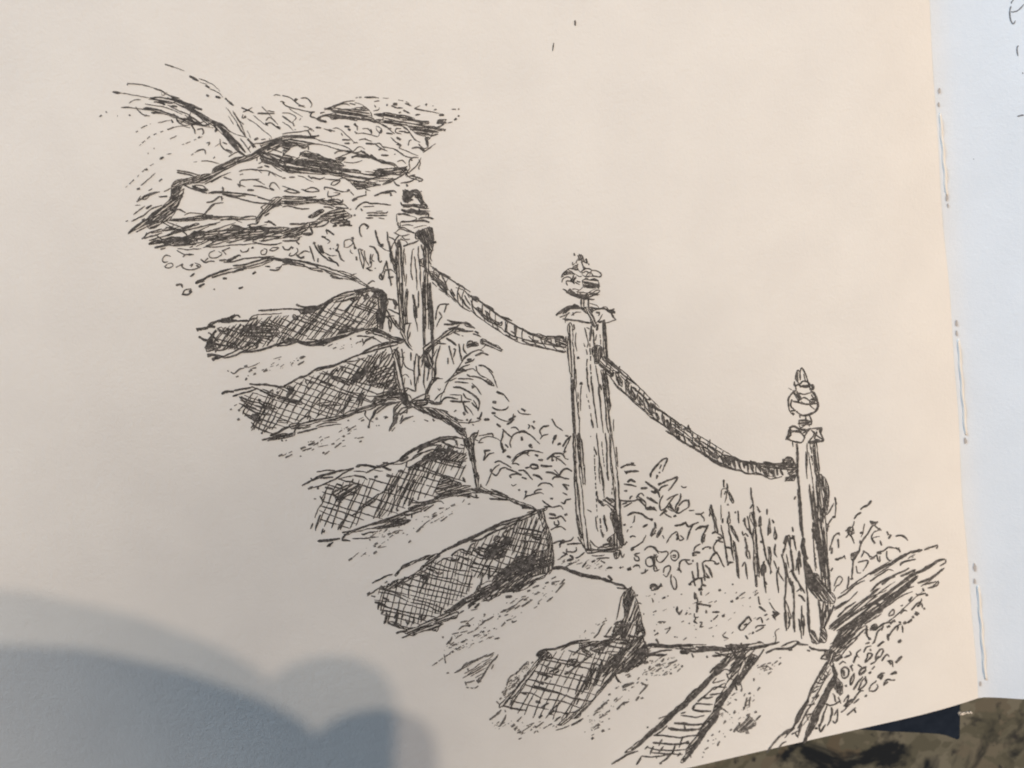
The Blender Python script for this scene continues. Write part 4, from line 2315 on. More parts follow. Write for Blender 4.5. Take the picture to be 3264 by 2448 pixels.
1.7 26 42 22 50 20 60 18 70 16 76
1.7 12 90 16 82 22 76
F 0 132 8 124 14 120 22 112 32 106 34 100 40 98 46 94 48 100 50 104 50 120 44 126 38 130 32 132 26 136 20 138 14 142 8 148 0 158
2.5 30 93 38 97
2 20 102 34 104
2 10 107 32 110
@edge2
3.2 0 27 8 30 14 33 22 35 28 38 30 40
3.5 6 24 12 29
2.3 17 38 24 39 30 39
@pebble
2.5 20 15 22 14
1.7 5 16 8 15 12 15
4 29 17 34 15
1.7 36 14 40 11 43 12 44 15
2 45 21 50 20 54 17
2.3 58 40 56 36 60 34 64 36 64 40 60 38
2.3 62 41 66 37 71 36
2 70 35 68 33
3 108 43 109 52
2 109 44 112 54 109 56
4.5 115 40
2.5 116 42 116 47
2 116 38 118 34 122 36
2.7 111 67 112 57 118 58 127 59
3 112 64 112 58 116 57
2.5 126 61 127 58
2 108 68 109 73 113 72
2 110 74 108 78 112 80
3 107 77 110 79
2 114 79 117 79 115 84 119 83
2.7 122 64 122 68
2.5 129 67 138 66
2 130 76 136 70
2 128 77
3 142 71
3 138 41
2 153 34
3 152 54
2.5 157 52 160 49
1.7 160 48 168 43
d1.7 172 51 186 42
2 183 48 185 58
2.7 184 60 188 63 192 66
1.7 190 71 194 69
2.7 200 66 203 68 208 69
2.3 203 75 200 70 205 70 
2.3 208 68 202 73
1.7 204 76 199 70
1.5 196 55 202 64 208 68
2.7 88 60 88 66 91 68 94 64
3 89 66 91 70
1.7 97 70 100 67
1.5 65 79 68 78 74 78
2.3 72 80 73 78
3 68 79
1.7 78 86 80 84
2 60 89 62 88
2 61 94 66 91
1.3 75 92 80 85
2 70 51 74 49
1.7 77 48
1.7 58 50 60 54
1.7 93 46
1.7 102 80
1.5 59 54 60 55
1.5 85 96
1.5 142 93 145 90
2 141 93 143 96 148 98
3 160 86 162 82 166 78 172 72 175 78
2 160 86 164 88 170 82 174 78
2.3 166 82 170 80
2 181 76 186 73 188 80
2 180 86 182 83 192 82
3 176 92 178 90
2 180 90 190 84
2.5 168 94 171 98
2.5 163 104
1.5 152 92 154 90
3 51 110 50 101 
2 40 48 41 46
1.5 41 55 46 57
1.5 48 70 49 68
@edge6
3 63 98 66 104
4 50 106 60 105 70 107 80 107 92 106 105 107
2 50 107 64 105 80 106 100 105 122 105
F 56 105 66 104 80 106 94 106 106 106 108 110 98 110 84 109 70 108 58 108
4 112 108 122 110 132 110 146 111
F 110 107 124 107 140 108 150 110 148 112 130 112 116 112 108 110
5 91 113 96 114 102 114
3 96 112 110 113 124 112
2.5 50 116 60 115 70 112 82 111
3.5 64 117 74 117
2.5 50 119 60 117 70 118 76 116
2 105 115 107 120
F 138 112 150 108 160 107 172 105 182 103 184 101 190 104 196 106 192 108 180 110 170 112 160 114 148 116 140 116
F 144 106 160 105 174 104 168 108 150 110
3 190 106 200 104 208 102
3 122 120 124 119
3 129 118 140 118
2.3 132 114 144 118 152 120
1.5 203 103 204 96 203 90 208 86
3 192 115 198 112 204 110 214 110 221 110
2 210 107 216 104 221 102
@tread6
3 49 127 54 125
3 70 125 72 122
2.3 58 125 59 123
2.3 68 127 62 130
2.3 77 128 84 125 88 123
2.5 93 132 94 129
2.5 80 139
2 54 134 56 130
1.7 63 136 70 132
d1.7 50 138 64 130 76 126
d1.7 74 132 84 126
1.7 56 124
T 1920 1998
@step6
F 150 20 160 22 166 24 168 32 166 40 160 52 158 60 154 66 150 74 146 82 142 90 138 96 134 104 132 112 126 118 120 128 112 138 106 146 100 152 94 160 92 158 98 150 98 144 104 136 110 130 114 122 118 114 124 108 130 100 132 90 134 84 138 80 142 74 146 66 150 60 156 50 158 42 156 36 150 40 144 46 138 52 132 58 126 64 122 70 116 76 110 82 102 88 98 94 92 98 84 102 80 108 72 114 66 120 60 124 54 130 48 136 44 140 40 142 34 146 26 148 30 144 36 140 44 134 50 128 56 122 62 118 70 110 76 104 84 98 90 92 98 86 106 78 112 72 118 66 124 60 130 54 134 48 140 42 144 38 148 30
F 168 36 176 32 184 36 178 42 172 48 168 56 162 64 158 68 160 60 164 52 168 44
2.3 190 26 182 38 174 48 168 56 160 68
2.3 148 34 140 46 130 56
3 172 38 180 37
3.5 128 58 136 54 142 46
4 142 45 136 50
2.5 126 54 134 46 142 42
2.5 155 64 158 74 156 70
2 100 84 108 74 115 72
2 115 71 104 78 96 88 88 96
2 120 82 126 76 132 71 146 71
2 126 80 140 78
2.5 112 88 118 83 124 84 130 82
2.3 108 92 112 90 122 91 130 91
3 108 92 106 97
3 106 97 114 99 128 99
2 92 104 100 105 110 106 120 104
2 92 102 98 100
3 84 113 96 114 106 115 118 114
3 92 113 100 113
3.5 77 119 90 121 104 121 114 120
3 115 119
2.3 60 127 74 128 90 130 104 128 112 127
2.7 59 136 70 137 86 138 100 136
4 100 136
2 54 142 68 145 86 145 98 144
2 58 148 76 149 94 150
2 46 152 60 153 76 150 84 149
2.5 40 162 44 156 46 152
2.5 86 138 82 148 74 156 68 160
3 67 161 70 160
2.3 60 140 56 150
2.3 70 132 66 140
3 80 148 76 152
2 94 130 90 142
2 96 116 98 122
2 50 144 54 140
2 72 140 66 148
2 64 155 63 152
2.3 88 152 92 148
2.5 11 161 20 156 30 150 42 146
2 76 116 70 122 60 128
1.5 134 60 130 66 144 62
2 146 54 148 60 154 62
1.5 136 56 144 50 152 52
2 160 36 154 46
2 156 30 148 40
2 102 146 104 154
2 134 100 140 96 148 101
3 140 96
3.5 133 110 136 104
1.5 144 66 130 74
2 112 88 124 78
1.5 66 108 76 104
2 53 118
@tread7
3 154 102 156 99
2.3 170 83 168 92 165 98
2.3 172 94 174 82
3 173 78
2.5 164 72 163 76
2.3 178 64 178 60
2 182 75 185 71
2 155 85 158 86
3 160 68
2.3 207 45 210 42
1.7 208 37 210 36
1.5 182 48 192 46 200 50
1.5 186 46 192 43
1.7 186 50
1.7 166 82 168 78
2.3 142 114 145 110
2.3 124 135 125 133
2.3 135 140 138 134
2 137 124 138 122
1.7 144 130 144 128
1.7 118 147 120 148
1.7 118 153
3 154 124 158 118 160 115
F 158 122 162 116 168 110 172 104 174 106 180 112 180 116 174 118 168 122 164 124
3 161 116 161 112
3 180 100
2.5 172 106 170 104 174 102
2.5 186 104 180 110
3.5 170 124
4 166 120 176 118
2.5 150 122 152 120
1.5 162 64 164 72
2.5 193 148 200 138 208 128
2.7 200 138 209 128 216 124
2 210 128 216 122 221 120
1.7 206 144 212 136
@tread6
1.7 27 57 32 55
2 23 70 30 67 36 65
2.3 39 87 43 82
2 46 84
2 17 97 24 90 30 88
2.3 24 90 26 92
1.5 44 78 54 67
2 52 62
2 35 71
2 16 85
3 1 122
2 0 92 6 88
2 0 103
1.7 8 108
1.7 8 120
@ground7
2 15 56 18 62 22 66
T 2490 1560
@post3
3 20 0 21 14 22 30 23 44 25 56
3.2 25 58 24 68 27 78 30 86
3 27 58 27 62
3.5 29 78 31 82
H 80 4 1.5 43 0 46 4 48 8 50 16 48 20 50 30 54 24 55 10 56 0 57 12 56 22 53 30 50 36 52 46 54 60 55 74 56 88 57 100 58 112 59 122 54 120 54 106 52 92 50 78 48 64 46 50 46 36 44 22 42 10
2 33 0 36 20 37 30
2 37 6 40 24 44 38
2 37 38 38 50 40 60 
d2 36 46 38 64 40 80 42 96
d2 40 50 44 70 46 90
2 44 56 46 80 50 100 53 116
2 40 40 42 60 44 76 47 100
2 42 30 44 50 48 70 50 90
3 42 54 46 64
1.7 50 44 50 60 54 80
2 26 80 28 98 30 116 31 126 32 140 33 152 34 166
3 31 126 32 146 33 166
F 28 84 34 90 38 100 44 102 46 110 52 116 58 120 62 124 64 128 62 134 56 134 50 132 44 130 38 122 34 114 30 106 28 96
2.5 27 90 30 108 34 118 42 128
3 44 130 46 148 48 166
2 50 132 48 146
3.5 54 136 50 150 46 166
2.5 62 136 58 146 54 156
2 58 140 54 154 50 164
2 15 12 17 8
@plant3
2 6 54 4 66
2 7 54 10 66 11 70
2 13 44 14 50
3.5 13 57
2 15 54 16 64 18 72
1.7 2 78 3 70 6 70
2.5 1 78 4 90 6 104 5 120 4 136 6 150 6 166
1.7 6 76 9 92
3 11 72 13 84 14 98
2 12 98 16 104 22 112 26 120
2.5 10 104 14 116 15 132 15 150 16 166
3 14 112 15 130
1.7 18 82 20 96
3 21 74 23 90
1.7 18 120 24 116 28 122
3 20 124 24 126 28 132
1.7 5 130 10 144 12 152
1.7 12 148 8 158
2 24 136 24 150 22 166
2 26 148 28 160
2 21 152 22 166
1.5 20 110 24 120
@bush4
2 57 72 60 60 63 54 68 51 69 54
3.5 67 51 68 53
2.3 67 58 67 69
2.3 59 76 60 68
1.7 64 10 64 28 63 34
2.3 63 9 65 18
1.7 54 30 58 24 62 16
3 60 33 64 32 
2 60 34 57 38 55 42 54 50
2.5 54 40 56 44
2.7 106 13 102 18 96 21 93 24
2.7 94 27 89 30 86 35
1.7 86 37 84 44 80 45
F 78 46 84 44 86 50 82 54 78 52
2 75 49 80 48 86 52
2 76 57 80 53 84 58 86 64
1.5 98 40 96 50 94 56
3 94 51
2.5 104 37 110 40 114 38
F 104 37 114 38 110 42 108 42
2.3 108 42 104 48 100 54 96 60 93 66 92 72 90 76 86 82
4 93 64 94 60
2 110 43 114 46 118 48
3.5 115 47
1.7 114 48 108 51 106 57 110 56 116 55
2.5 106 57 109 63
3 108 60 110 64
2.5 116 60 118 66
2.5 124 49 126 54
3 126 58 129 53
2.5 134 55 140 54 144 55 149 60
2.3 112 74 120 72 126 68 134 69
3 112 75 118 75
2.3 134 68 140 72
2 138 68 140 74
2 124 72 124 80 128 84
2 112 76 114 84 116 84 116 78
2 104 78 108 80 112 77
3 63 82 68 82
2.3 64 82 72 80 74 78 76 82
F 82 76 88 74 92 72 88 80 84 84 82 80
2.3 85 82 84 94 83 104
3.5 83 105
1.7 88 90 90 98 94 98
2 90 86 96 84 102 84 100 90 96 96
2 96 72 102 76 104 80
2 98 72 94 80
1.7 62 114 66 104 70 102 72 106 68 112 64 114 62 120
2.3 79 102 79 110 77 116
2.3 61 92 58 96
2.5 110 80 104 82
@log
H -36 4.2 1.4 64 128 72 120 82 112 92 106 102 100 112 94 122 86 132 82 142 76 152 72 158 74 156 80 146 82 136 86 126 92 116 98 104 104 96 108 86 114 78 118 70 126
3.5 152 74 166 71
2.5 168 71 176 68 184 65
2 184 66 182 70
2.3 66 128 76 122 88 112 98 107
2 104 108 116 100 126 94 132 96
1.7 90 120 80 130 72 136 62 142
2.5 62 140 72 134 80 130
1.7 140 88 148 84 158 82
2.5 140 90 142 86 158 82
2.5 105 120 115 110 130 102 148 94 150 92
3 118 112 128 104 134 102
3 140 102 150 98 158 94
2 144 106 158 96
4 160 98 172 92 184 84 192 82
2 193 82 193 86 186 90
3 146 106 156 100 166 94
2 168 92 176 88
H -36 4.4 1.5 58 158 66 150 78 142 90 132 104 124 110 118 122 112 130 108 140 108 150 102 158 100 166 98 156 108 148 114 138 120 128 124 118 132 112 142 108 146 98 150 90 158 80 166 60 166
3 160 110 172 106 182 100 192 92
1.5 164 114 176 106 190 94
2.3 120 130 132 122 144 118 156 114
1.7 116 142 126 136 140 126 154 120
2.5 66 150 76 140 88 132
1.5 100 156 112 150 118 146
2 168 112 182 108
4 124 132 140 122 152 112
4 98 138 112 134 118 142 104 146
3 72 166 92 156 112 142 130 130 146 118
2.5 64 162 84 148 104 136 124 122 150 106
1.5 80 148 100 130 124 118
1.5 108 166 130 152 150 134 166 120
H -38 3 1.8 94 148 112 130 128 118 144 106 160 96 162 102 146 116 130 130 116 144 102 158 88 160
@moss
2 172 116 178 114 184 108 184 112 176 116
2.5 166 116 168 120
3.5 159 124 160 123
2.5 160 124 170 122
3.5 171 124
2.5 150 132 154 126
2.5 153 142 158 136 164 132 165 128
2.5 160 138 165 134 166 139
2.5 168 140
1.7 140 137 143 136
2 140 146 144 142 148 143
2 126 148 128 144 132 141 132 146 126 149
5 158 148 160 144
3 155 150
2.5 132 154 128 158
3.5 132 155 134 154
2.5 138 156 141 156
4 144 158 146 156
2.5 148 157 154 152
3 112 160 108 166
F 106 160 112 158 114 162 110 166 104 166
2 120 160 118 166
3 128 160 124 162
2 138 160 136 166
1.7 118 142
T 2490 1950
@edge7
3 0 43 8 43 14 41 18 38 22 38 32 39
2 2 40 10 36 18 34
3 18 35 22 37
3 33 40 36 43 44 45 54 45
3 8 45 13 44
2 30 45 34 46
@post3
F 32 20 38 22 42 30 44 36 46 28 48 18 52 20 54 30 52 36 46 36 42 38 36 36 34 30
2.5 31 0 32 14 33 24
2 47 0 48 18
3 58 0 54 10 50 20
@plant3
2.5 4 0 5 12 6 22
2 8 0 10 12 8 20
3.2 14 0 15 14 16 24
2 25 2 23 16 24 32
2.5 25 10 26 24
1.7 20 8 22 16
2 27 12 26 28
@log
H -38 4 1.5 56 16 64 8 76 0 110 0 118 0 108 8 100 14 100 22 94 28 88 34 82 40 78 46 70 50 66 52 58 46 60 42 56 42 60 34 66 30 68 22 74 18 70 14 64 20 58 22
2 74 34 84 26 96 18
2.3 56 20 66 12 84 0
3 100 16 101 28 104 32
@step7
F 50 46 58 44 64 48 62 54 60 58 62 64 66 72 66 78 70 82 72 86 72 96 68 96 64 92 62 88 58 92 56 98 52 106 48 114 44 122 42 130 36 140 30 148 26 155 28 146 30 138 34 128 38 118 42 110 46 102 50 96 54 88 58 80 62 74 60 66 56 60 54 56
2.3 46 55 50 51 56 50
2 46 55 56 56
2 57 56 52 66 46 74 40 82 36 90 34 98 30 106
3 28 108 24 116 18 124
2.5 32 104 28 112 26 116
F 30 104 28 112 24 118 18 126 16 132 14 136 12 138 16 130 18 122 24 112
2.5 26 116 20 128 14 134
2 44 74 48 80 52 74
d2 38 90 48 86
2.3 36 102 44 98 40 104
2 30 110 40 108
2.3 26 122 36 120
2 32 96 38 94 44 90
1.7 28 118 32 128
2 48 72 54 76
2 40 82 46 84 52 80
1.5 50 66 56 74
2.3 0 146 8 140 14 136
2 2 142 10 138
2 12 144 20 140
2.5 20 146 22 138 25 132
2.5 16 142 20 148
1.7 4 148 16 136
1.7 0 156 6 152
2.3 24 128 20 142
@moss
F 62 52 70 50 72 54 66 58 62 58
2 66 54 72 52
2 74 54 78 52 82 50
2 80 46 82 50 76 52
2 94 44 88 50 92 54
3 85 60 87 54 90 50
2 68 62 72 58
2.5 81 66 84 62
3.5 73 68 74 76
2.5 71 76 71 68 75 65 79 68 78 76 73 78 71 76
3 99 65 94 68 92 74 98 70 100 64
2.3 86 72 85 80 81 86 82 78 86 72
3 76 87
2.3 99 76 100 84 94 90 91 92 94 84 98 78
2.7 85 92 90 84 96 76
2.3 99 76 99 82
3 117 76 118 72
F 113 76 118 72 120 74 117 80
2 117 72 122 72
2 103 92 106 86 110 83 112 81
2.3 103 93 110 93 114 88 112 85
2.3 120 87 124 80 130 80 134 80
2.3 120 86 126 82
2.5 128 74 134 70 135 72 130 74
3.5 134 60 142 52
2.5 118 58 124 50 127 53
2.5 124 58 130 58 131 65
3 126 58 129 62
2.5 105 62 110 59 112 56
2.5 111 58 112 50 117 44 120 46 116 54
3 112 56 115 52
2.5 98 60 104 55 107 50 102 49 101 54 98 58
2 97 48 100 42 106 40
2.7 113 41 120 35 121 36
3 125 26 126 34
2.3 125 30 134 18 141 14
2 142 16 143 24
4 137 36 141 33
2.3 107 38 110 34 113 24 120 18
2.3 99 38 104 36
F 105 20 108 15 114 18 110 22
3 104 32
2 112 20 120 14 130 12
3 130 12 133 10
4 145 13
2.5 148 13 154 10
5 158 4 161 1
2.3 103 73 106 70
3 104 72
2 106 68 110 64
2 77 107 80 98
2 73 106 79 97
2 67 100 70 108
F 74 110 80 104 86 103 82 108 78 112
2 70 118 76 114 80 108
2.3 85 104 92 94 97 93
2 85 108 92 102
2.3 77 122 84 116 88 113
2 86 114 88 119
2.5 98 100 101 98
2.5 60 114 58 126 54 134
3 59 112 60 122
2.3 60 128 64 131 66 124 66 114
2 66 115 62 122
3 44 136 48 128 50 118
2.3 44 132 46 141 52 132
2 48 124 54 110
3 41 137
2.3 52 108 58 110 64 108 70 104
2.3 64 106 62 98 60 96
3 66 94 70 98
2 68 86 72 90
2 82 64 84 70
2 90 62 95 66
2.5 106 46 104 44
2 72 58 76 60
T 900 600
@step0
3 -8 84 0 85 12 87 26 90
T 300 600
@step0
2 196 82 212 82 224 84
T 2490 1950
@step7
6 60 80 52 98 46 112 40 126 34 138 29 148 27 154
4 60 62 64 74 62 84 56 94
3 54 58 46 72 36 90 30 106 22 122 14 136 6 144
H -60 4 1.3 56 62 62 76 54 92 44 114 34 130 16 138 22 120 34 96 44 76
T 1920 1998
@step6
6 160 56 150 74 138 92 132 108 122 120 112 136 102 150 95 158
5 146 44 130 57 116 72 100 88 84 102 70 116 56 126 44 138 34 145
3.5 150 26 158 38 150 52 160 44
H -40 5 1.6 140 36 156 28 184 26 176 40 166 50 158 64 146 58 150 46 136 50
T 1560 1980
@step5
H -70 4 1.5 150 4 160 0 176 2 182 20 178 26 160 26 150 20 158 10
H -40 4 1.6 158 56 182 40 186 24 190 34 186 46 172 52 156 62
T 2070 1440
@post3
F 197 24 206 30 211 42 211 56 209 70 204 80 201 72 205 64 206 50 202 38 196 32
H 84 3.4 1.3 187 0 197 0 200 26 204 80 210 130 214 166 202 166 196 110 190 50
T 2490 1560
@post3
H 84 3.6 1.3 36 0 46 4 50 30 56 80 59 120 54 120 46 90 40 50
H 86 4 1.4 46 130 60 128 56 146 48 166 46 150
T 1920 1770
@dry
G 70 50 46 200 34 205 98 60 104
G 60 54 122 96 116 90 136 44 150
T 600 1020
G 30 48 62 96 48 140 42 136 52 78 66
G 45 108 160 150 138 192 122 204 128 150 152
G 16 164 30 200 22 206 28 174 38
T 900 1380
G 50 84 150 100 134 160 100 206 84 200 96 150 118
G 25 92 120 140 108 146 112 104 128
T 1350 1770
G 90 22 100 60 70 110 50 168 24 164 36 110 78 70 98 24 112
G 50 20 108 90 84 96 92 30 118
G 30 92 160 126 122 118 140 104 160
G 20 180 96 214 72 216 84 190 98
T 1560 1980
G 50 10 90 50 44 52 52 22 92
G 70 0 116 60 118 80 124 40 134 4 126
G 80 110 116 150 76 192 56 190 70 140 112 120 136
T 1920 1998
G 50 150 80 180 66 178 100 140 138 118 150 130 120
G 25 180 46 206 40 196 56 182 56
T 1500 1380
G 40 96 146 160 150 160 164 106 152
T 2490 1560
@log
F 96 146 106 136 116 126 128 118 142 108 156 100 160 104 148 114 134 126 120 138 108 148 94 156
4 130 86 140 80 152 74
3.5 104 100 118 92 130 86
H -38 3.6 1.5 60 158 80 140 100 126 116 114 112 128 96 146 80 164 62 166
T 2490 1950
@log
F 60 40 64 30 70 20 84 10 96 2 106 0 98 12 90 22 80 32 68 42
H -48 3.2 1.5 56 44 70 18 100 2 102 22 84 38 72 50 60 50
T 900 600
@rope1
R 5 174 91 196 106 221 122 172 100 190 120 215 142
T 1500 930
@rope1
R 11 0 4 16 15 36 29 60 44 84 54 110 54 0 22 14 33 36 48 58 60 86 66 112 70
@rope2
R 6 160 78 182 96 197 111 211 125 222 136 156 90 172 110 188 124 206 140 221 152
T 2070 1050
@rope2
R 16 0 88 30 107 50 120 72 133 100 150 120 157 157 157 0 103 18 114 36 130 60 143 82 156 112 168 150 174
T 1350 1770
@tread5
H -32 4 1.3 44 134 66 118 84 114 76 128 66 146 50 140
3 50 128 60 124 70 119
T 300 180
@frond
1.3 40 60 70 64 96 72 120 80 140 84
1.4 64 50 92 54 116 66 138 80 158 98
1.4 86 48 112 60 134 72 156 88 178 112
1.3 60 56 84 60 104 68
'''
SMAP = {}
def catmull(pts, step):
    if len(pts) == 2:
        a, b2 = pts; n = max(2, int((b2-a).length/step)); return [a.lerp(b2, i/n) for i in range(n+1)]
    P = [pts[0]*2-pts[1]] + pts + [pts[-1]*2-pts[-2]]
    out = []
    for i in range(1, len(P)-2):
        p0, p1, p2, p3 = P[i-1:i+3]
        n = max(2, int((p2-p1).length/step))
        for k in range(n):
            t = k/n
            out.append(.5*((2*p1) + (p2-p0)*t + (2*p0-5*p1+4*p2-p3)*t*t + (3*p1-p0-3*p2+p3)*t**3))
    out.append(pts[-1]); return out
class Ink:
    def __init__(s): s.v, s.f = [], []
    def add(s, P, w):
        """rough edged ribbon through photo-pixel points P, width list w (pixels)"""
        n = len(P); base = len(s.v); z0 = random.uniform(3.5e-5, 7e-5)
        for i in range(n):
            t = (P[min(i+1, n-1)] - P[max(i-1, 0)])
            if t.length < 1e-6: t = Vector((1, 0))
            t.normalize(); nn = Vector((-t.y, t.x))
            for sg in (1, -1):
                q = P[i] + nn*sg*(w[i]*.5 + random.uniform(-.45, .45))
                g = at(q.x, q.y); hf = s.hf
                z = hf(g.x, g.y)
                if abs(z) > 1e-4:
                    for _ in range(3):
                        g = at(q.x, q.y, z); z = hf(g.x, g.y)
                s.v.append((g.x, g.y, z + z0))
        for i in range(n-1):
            a = base+2*i; s.f.append((a, a+1, a+3, a+2))
    hf = staticmethod(hz)
def stroke(ink, pts, w, dash=False):
    w *= .93
    P = catmull(pts, 4.0)
    L = sum((P[i+1]-P[i]).length for i in range(len(P)-1))
    ph = random.random()*100
    n = len(P); Wd = []
    for i in range(n):
        t = i/(n-1)
        k = 1 + .30*noise.noise(Vector((ph + i*.35, 0, 0))) + .15*random.uniform(-1, 1)
        if t < .08: k *= .65 + .35*t/.08
        if t > .75 and n > 4: k *= 1 - .45*(t-.75)/.25
        Wd.append(max(1.5, w*k))
    P = [p + Vector((noise.noise(Vector((ph+i*.22, 3, 0))), noise.noise(Vector((ph+i*.22, 9, 0)))))*1.6 for i, p in enumerate(P)]
    if not dash: ink.add(P, Wd); return
    i = 0
    while i < n-1:
        m = random.randint(2, 5); seg = P[i:i+m+1]
        if len(seg) > 1: ink.add(seg, [x*random.uniform(.7, 1) for x in Wd[i:i+m+1]])
        i += m + random.randint(1, 3)
def clip(poly, p, d):
    """parameters where the line p+t*d crosses the polygon"""
    ts = []
    nrm = Vector((-d.y, d.x))
    for i in range(len(poly)):
        a, b2 = poly[i]-p, poly[(i+1) % len(poly)]-p
        sa, sb = a.dot(nrm), b2.dot(nrm)
        if (sa > 0) != (sb > 0):
            k = sa/(sa-sb); ts.append((a + (b2-a)*k).dot(d))
    ts.sort(); return list(zip(ts[::2], ts[1::2]))
def hatch(ink, poly, ang, sp, w, over=3.0, skip=.06, wob=1.0):
    d = Vector((math.cos(ang), math.sin(ang))); nrm = Vector((-d.y, d.x))
    c = sum(poly, Vector((0, 0)))/len(poly)
    lo = min((p-c).dot(nrm) for p in poly); hi = max((p-c).dot(nrm) for p in poly)
    s = lo + sp*random.uniform(.2, .8)
    while s < hi:
        dd = Matrix.Rotation(random.gauss(0, .035*wob), 2) @ d
        for t0, t1 in clip(poly, c + nrm*s, dd):
            if t1-t0 < 5 or random.random() < skip: continue
            t0 += random.uniform(-over, over); t1 += random.uniform(-over, over)
            p0, p1 = c+nrm*s+dd*t0, c+nrm*s+dd*t1
            L = (p1-p0).length
            bow = nrm*random.gauss(0, L*.018*wob)
            parts = [(0, 1)]
            if L > 90 and random.random() < .6:
                m = random.uniform(.35, .65); parts = [(0, m), (m+.02, 1)]
            for a, b2 in parts:
                q0 = p0.lerp(p1, a); q1 = p0.lerp(p1, b2); qm = q0.lerp(q1, .5) + bow
                stroke(ink, [q0, qm, q1], w*random.uniform(.75, 1.2))
        s += sp*random.uniform(.6, 1.4)
def fill(ink, poly, k):
    """solid inked patch = tight scribble along the patch, leaving slivers of paper"""
    c = sum(poly, Vector((0, 0)))/len(poly)
    xx = sum((p.x-c.x)**2 for p in poly); yy = sum((p.y-c.y)**2 for p in poly); xy = sum((p.x-c.x)*(p.y-c.y) for p in poly)
    ang = .5*math.atan2(2*xy, xx-yy)
    hatch(ink, poly, ang, 4.7*k, 4.7*k, over=5, skip=.04, wob=.8)
    for i in range(len(poly)):
        a, b2 = poly[i], poly[(i+1) % len(poly)]
        if abs(a.x-b2.x) < 8 and abs(a.x+b2.x-2*ox) < 40 or abs(a.x-b2.x) < 8 and abs(a.x+b2.x-2*ox-1200) < 40: continue
        if abs(a.y-b2.y) < 8 and (abs(a.y-oy) < 14 or abs(a.y-oy-450) < 14): continue
        if (b2-a).length > 4: stroke(ink, [a, a.lerp(b2, .5)+Vector((random.uniform(-1.5, 1.5), random.uniform(-1.5, 1.5))), b2], 3.8)
inks = {}
ox = oy = 0; k = 1; cur = None; ln = 0
for line in DRAW.strip().split('\n'):
    t = line.split()
    if not t: continue
    if t[0] == 'T':
        ox, oy = float(t[1]), float(t[2]); sc = (float(t[3]) if len(t) > 3 else 600)/221.2; continue
    if t[0][0] == '@': cur = inks.setdefault(t[0][1:], Ink()); continue
    ty = t[0]
    def pts(a): return [Vector((ox+float(a[i])*sc, oy+float(a[i+1])*sc)) for i in range(0, len(a)-1, 2)]
    if ty == 'F': fill(cur, pts(t[1:]), 1.0)
    elif ty == 'R':
        p = pts(t[2:]); m = len(p)//2; A_, B_ = catmull(p[:m], 3), catmull(p[m:], 3); n = int(t[1])
        stroke(cur, p[:m], 3.4); stroke(cur, p[m:], 3.4)
        for i in range(n):
            u = (i+random.uniform(.2, .8))/n; v = min(1, u+.35/n+.02)
            a_, b_ = A_[int(u*(len(A_)-1))], B_[int(v*(len(B_)-1))]
            mid_ = a_.lerp(b_, .5) + (b_-a_).orthogonal()*random.uniform(.05, .2)
            stroke(cur, [a_, mid_, b_], random.uniform(2.6, 4.6))
    elif ty == 'G':
        p = pts(t[2:]); x0, x1 = min(q_.x for q_ in p), max(q_.x for q_ in p); y0, y1 = min(q_.y for q_ in p), max(q_.y for q_ in p)
        n = int(int(t[1])*.7)
        while n > 0:
            c = Vector((random.uniform(x0, x1), random.uniform(y0, y1)))
            if not any(a_ < 0 < b_ for a_, b_ in clip(p, c, Vector((1, 0)))): continue
            n -= 1; L = random.choice((2, 3, 5, 8, 12)); d = Vector((L, -L*random.uniform(.3, .9)))
            stroke(cur, [c-d*.5, c+d*.5], random.uniform(1.6, 4.5))
    elif ty == 'H': hatch(cur, pts(t[4:]), math.radians(float(t[1])), float(t[2])*sc, float(t[3])*sc)
    else:
        dsh = ty[0] == 'd'; w = float(ty[1:] if dsh else ty)*sc
        p = pts(t[1:])
        if len(p) == 1: p = [p[0]-Vector((w*.5, -w*.2)), p[0]+Vector((w*.5, -w*.2))]
        stroke(cur, p, w, dsh)
NAMES = {
 'dry': ('fleck_drawing', 'faint dry pen flecks scattered over the step tops and gravel'),
 'frond': ('palm_drawing', 'arching grass fronds drawn at the upper left'),
 'bush': ('bush_drawing', 'scribbled bush drawn beside the top boulder'),
 'rock0': ('boulder_drawing', 'dark capped boulder drawn at the top'),
 'rock1': ('boulder_drawing', 'stacked boulders drawn with heavy black shadow'),
 'ground': ('pebble_drawing', 'pebbles drawn between the boulders'),
 'step0': ('stair_step_drawing', 'top step edge drawn as a bare curved line'),
 'plant1': ('plant_drawing', 'loose leaves drawn left of the first post'),
 'plant2': ('fern_drawing', 'fern drawn right of the first post'),
 'bush2': ('bush_drawing', 'leaf scribbles drawn left of the middle post'),
 'bush3': ('bush_drawing', 'leaf scribbles drawn right of the middle post'),
 'plant3': ('reed_drawing', 'upright pointed reeds drawn left of the last post'),
 'bush4': ('bush_drawing', 'small twiggy bush drawn right of the last post'),
 'pebble': ('pebble_drawing', 'gravel flecks drawn under the middle post'),
 'moss': ('pebble_drawing', 'loops of gravel drawn below the log'),
 'log': ('log_drawing', 'dark streaked log drawn beside the last post'),
 'post1': ('post_drawing', 'first rope post drawn, squat cap'),
 'post2': ('post_drawing', 'middle rope post drawn, round finial'),
 'post3': ('post_drawing', 'last rope post drawn, pointed finial'),
 'rope1': ('rope_drawing', 'rope drawn between first and middle post'),
 'rope2': ('rope_drawing', 'rope drawn between middle and last post'),
}
DOTS = Ink(); 
stroke(DOTS, [Vector((1833, 64)), Vector((1833, 72)), Vector((1834, 82))], 5.5)
stroke(DOTS, [Vector((1765, 137)), Vector((1764, 148)), Vector((1762, 162))], 4)
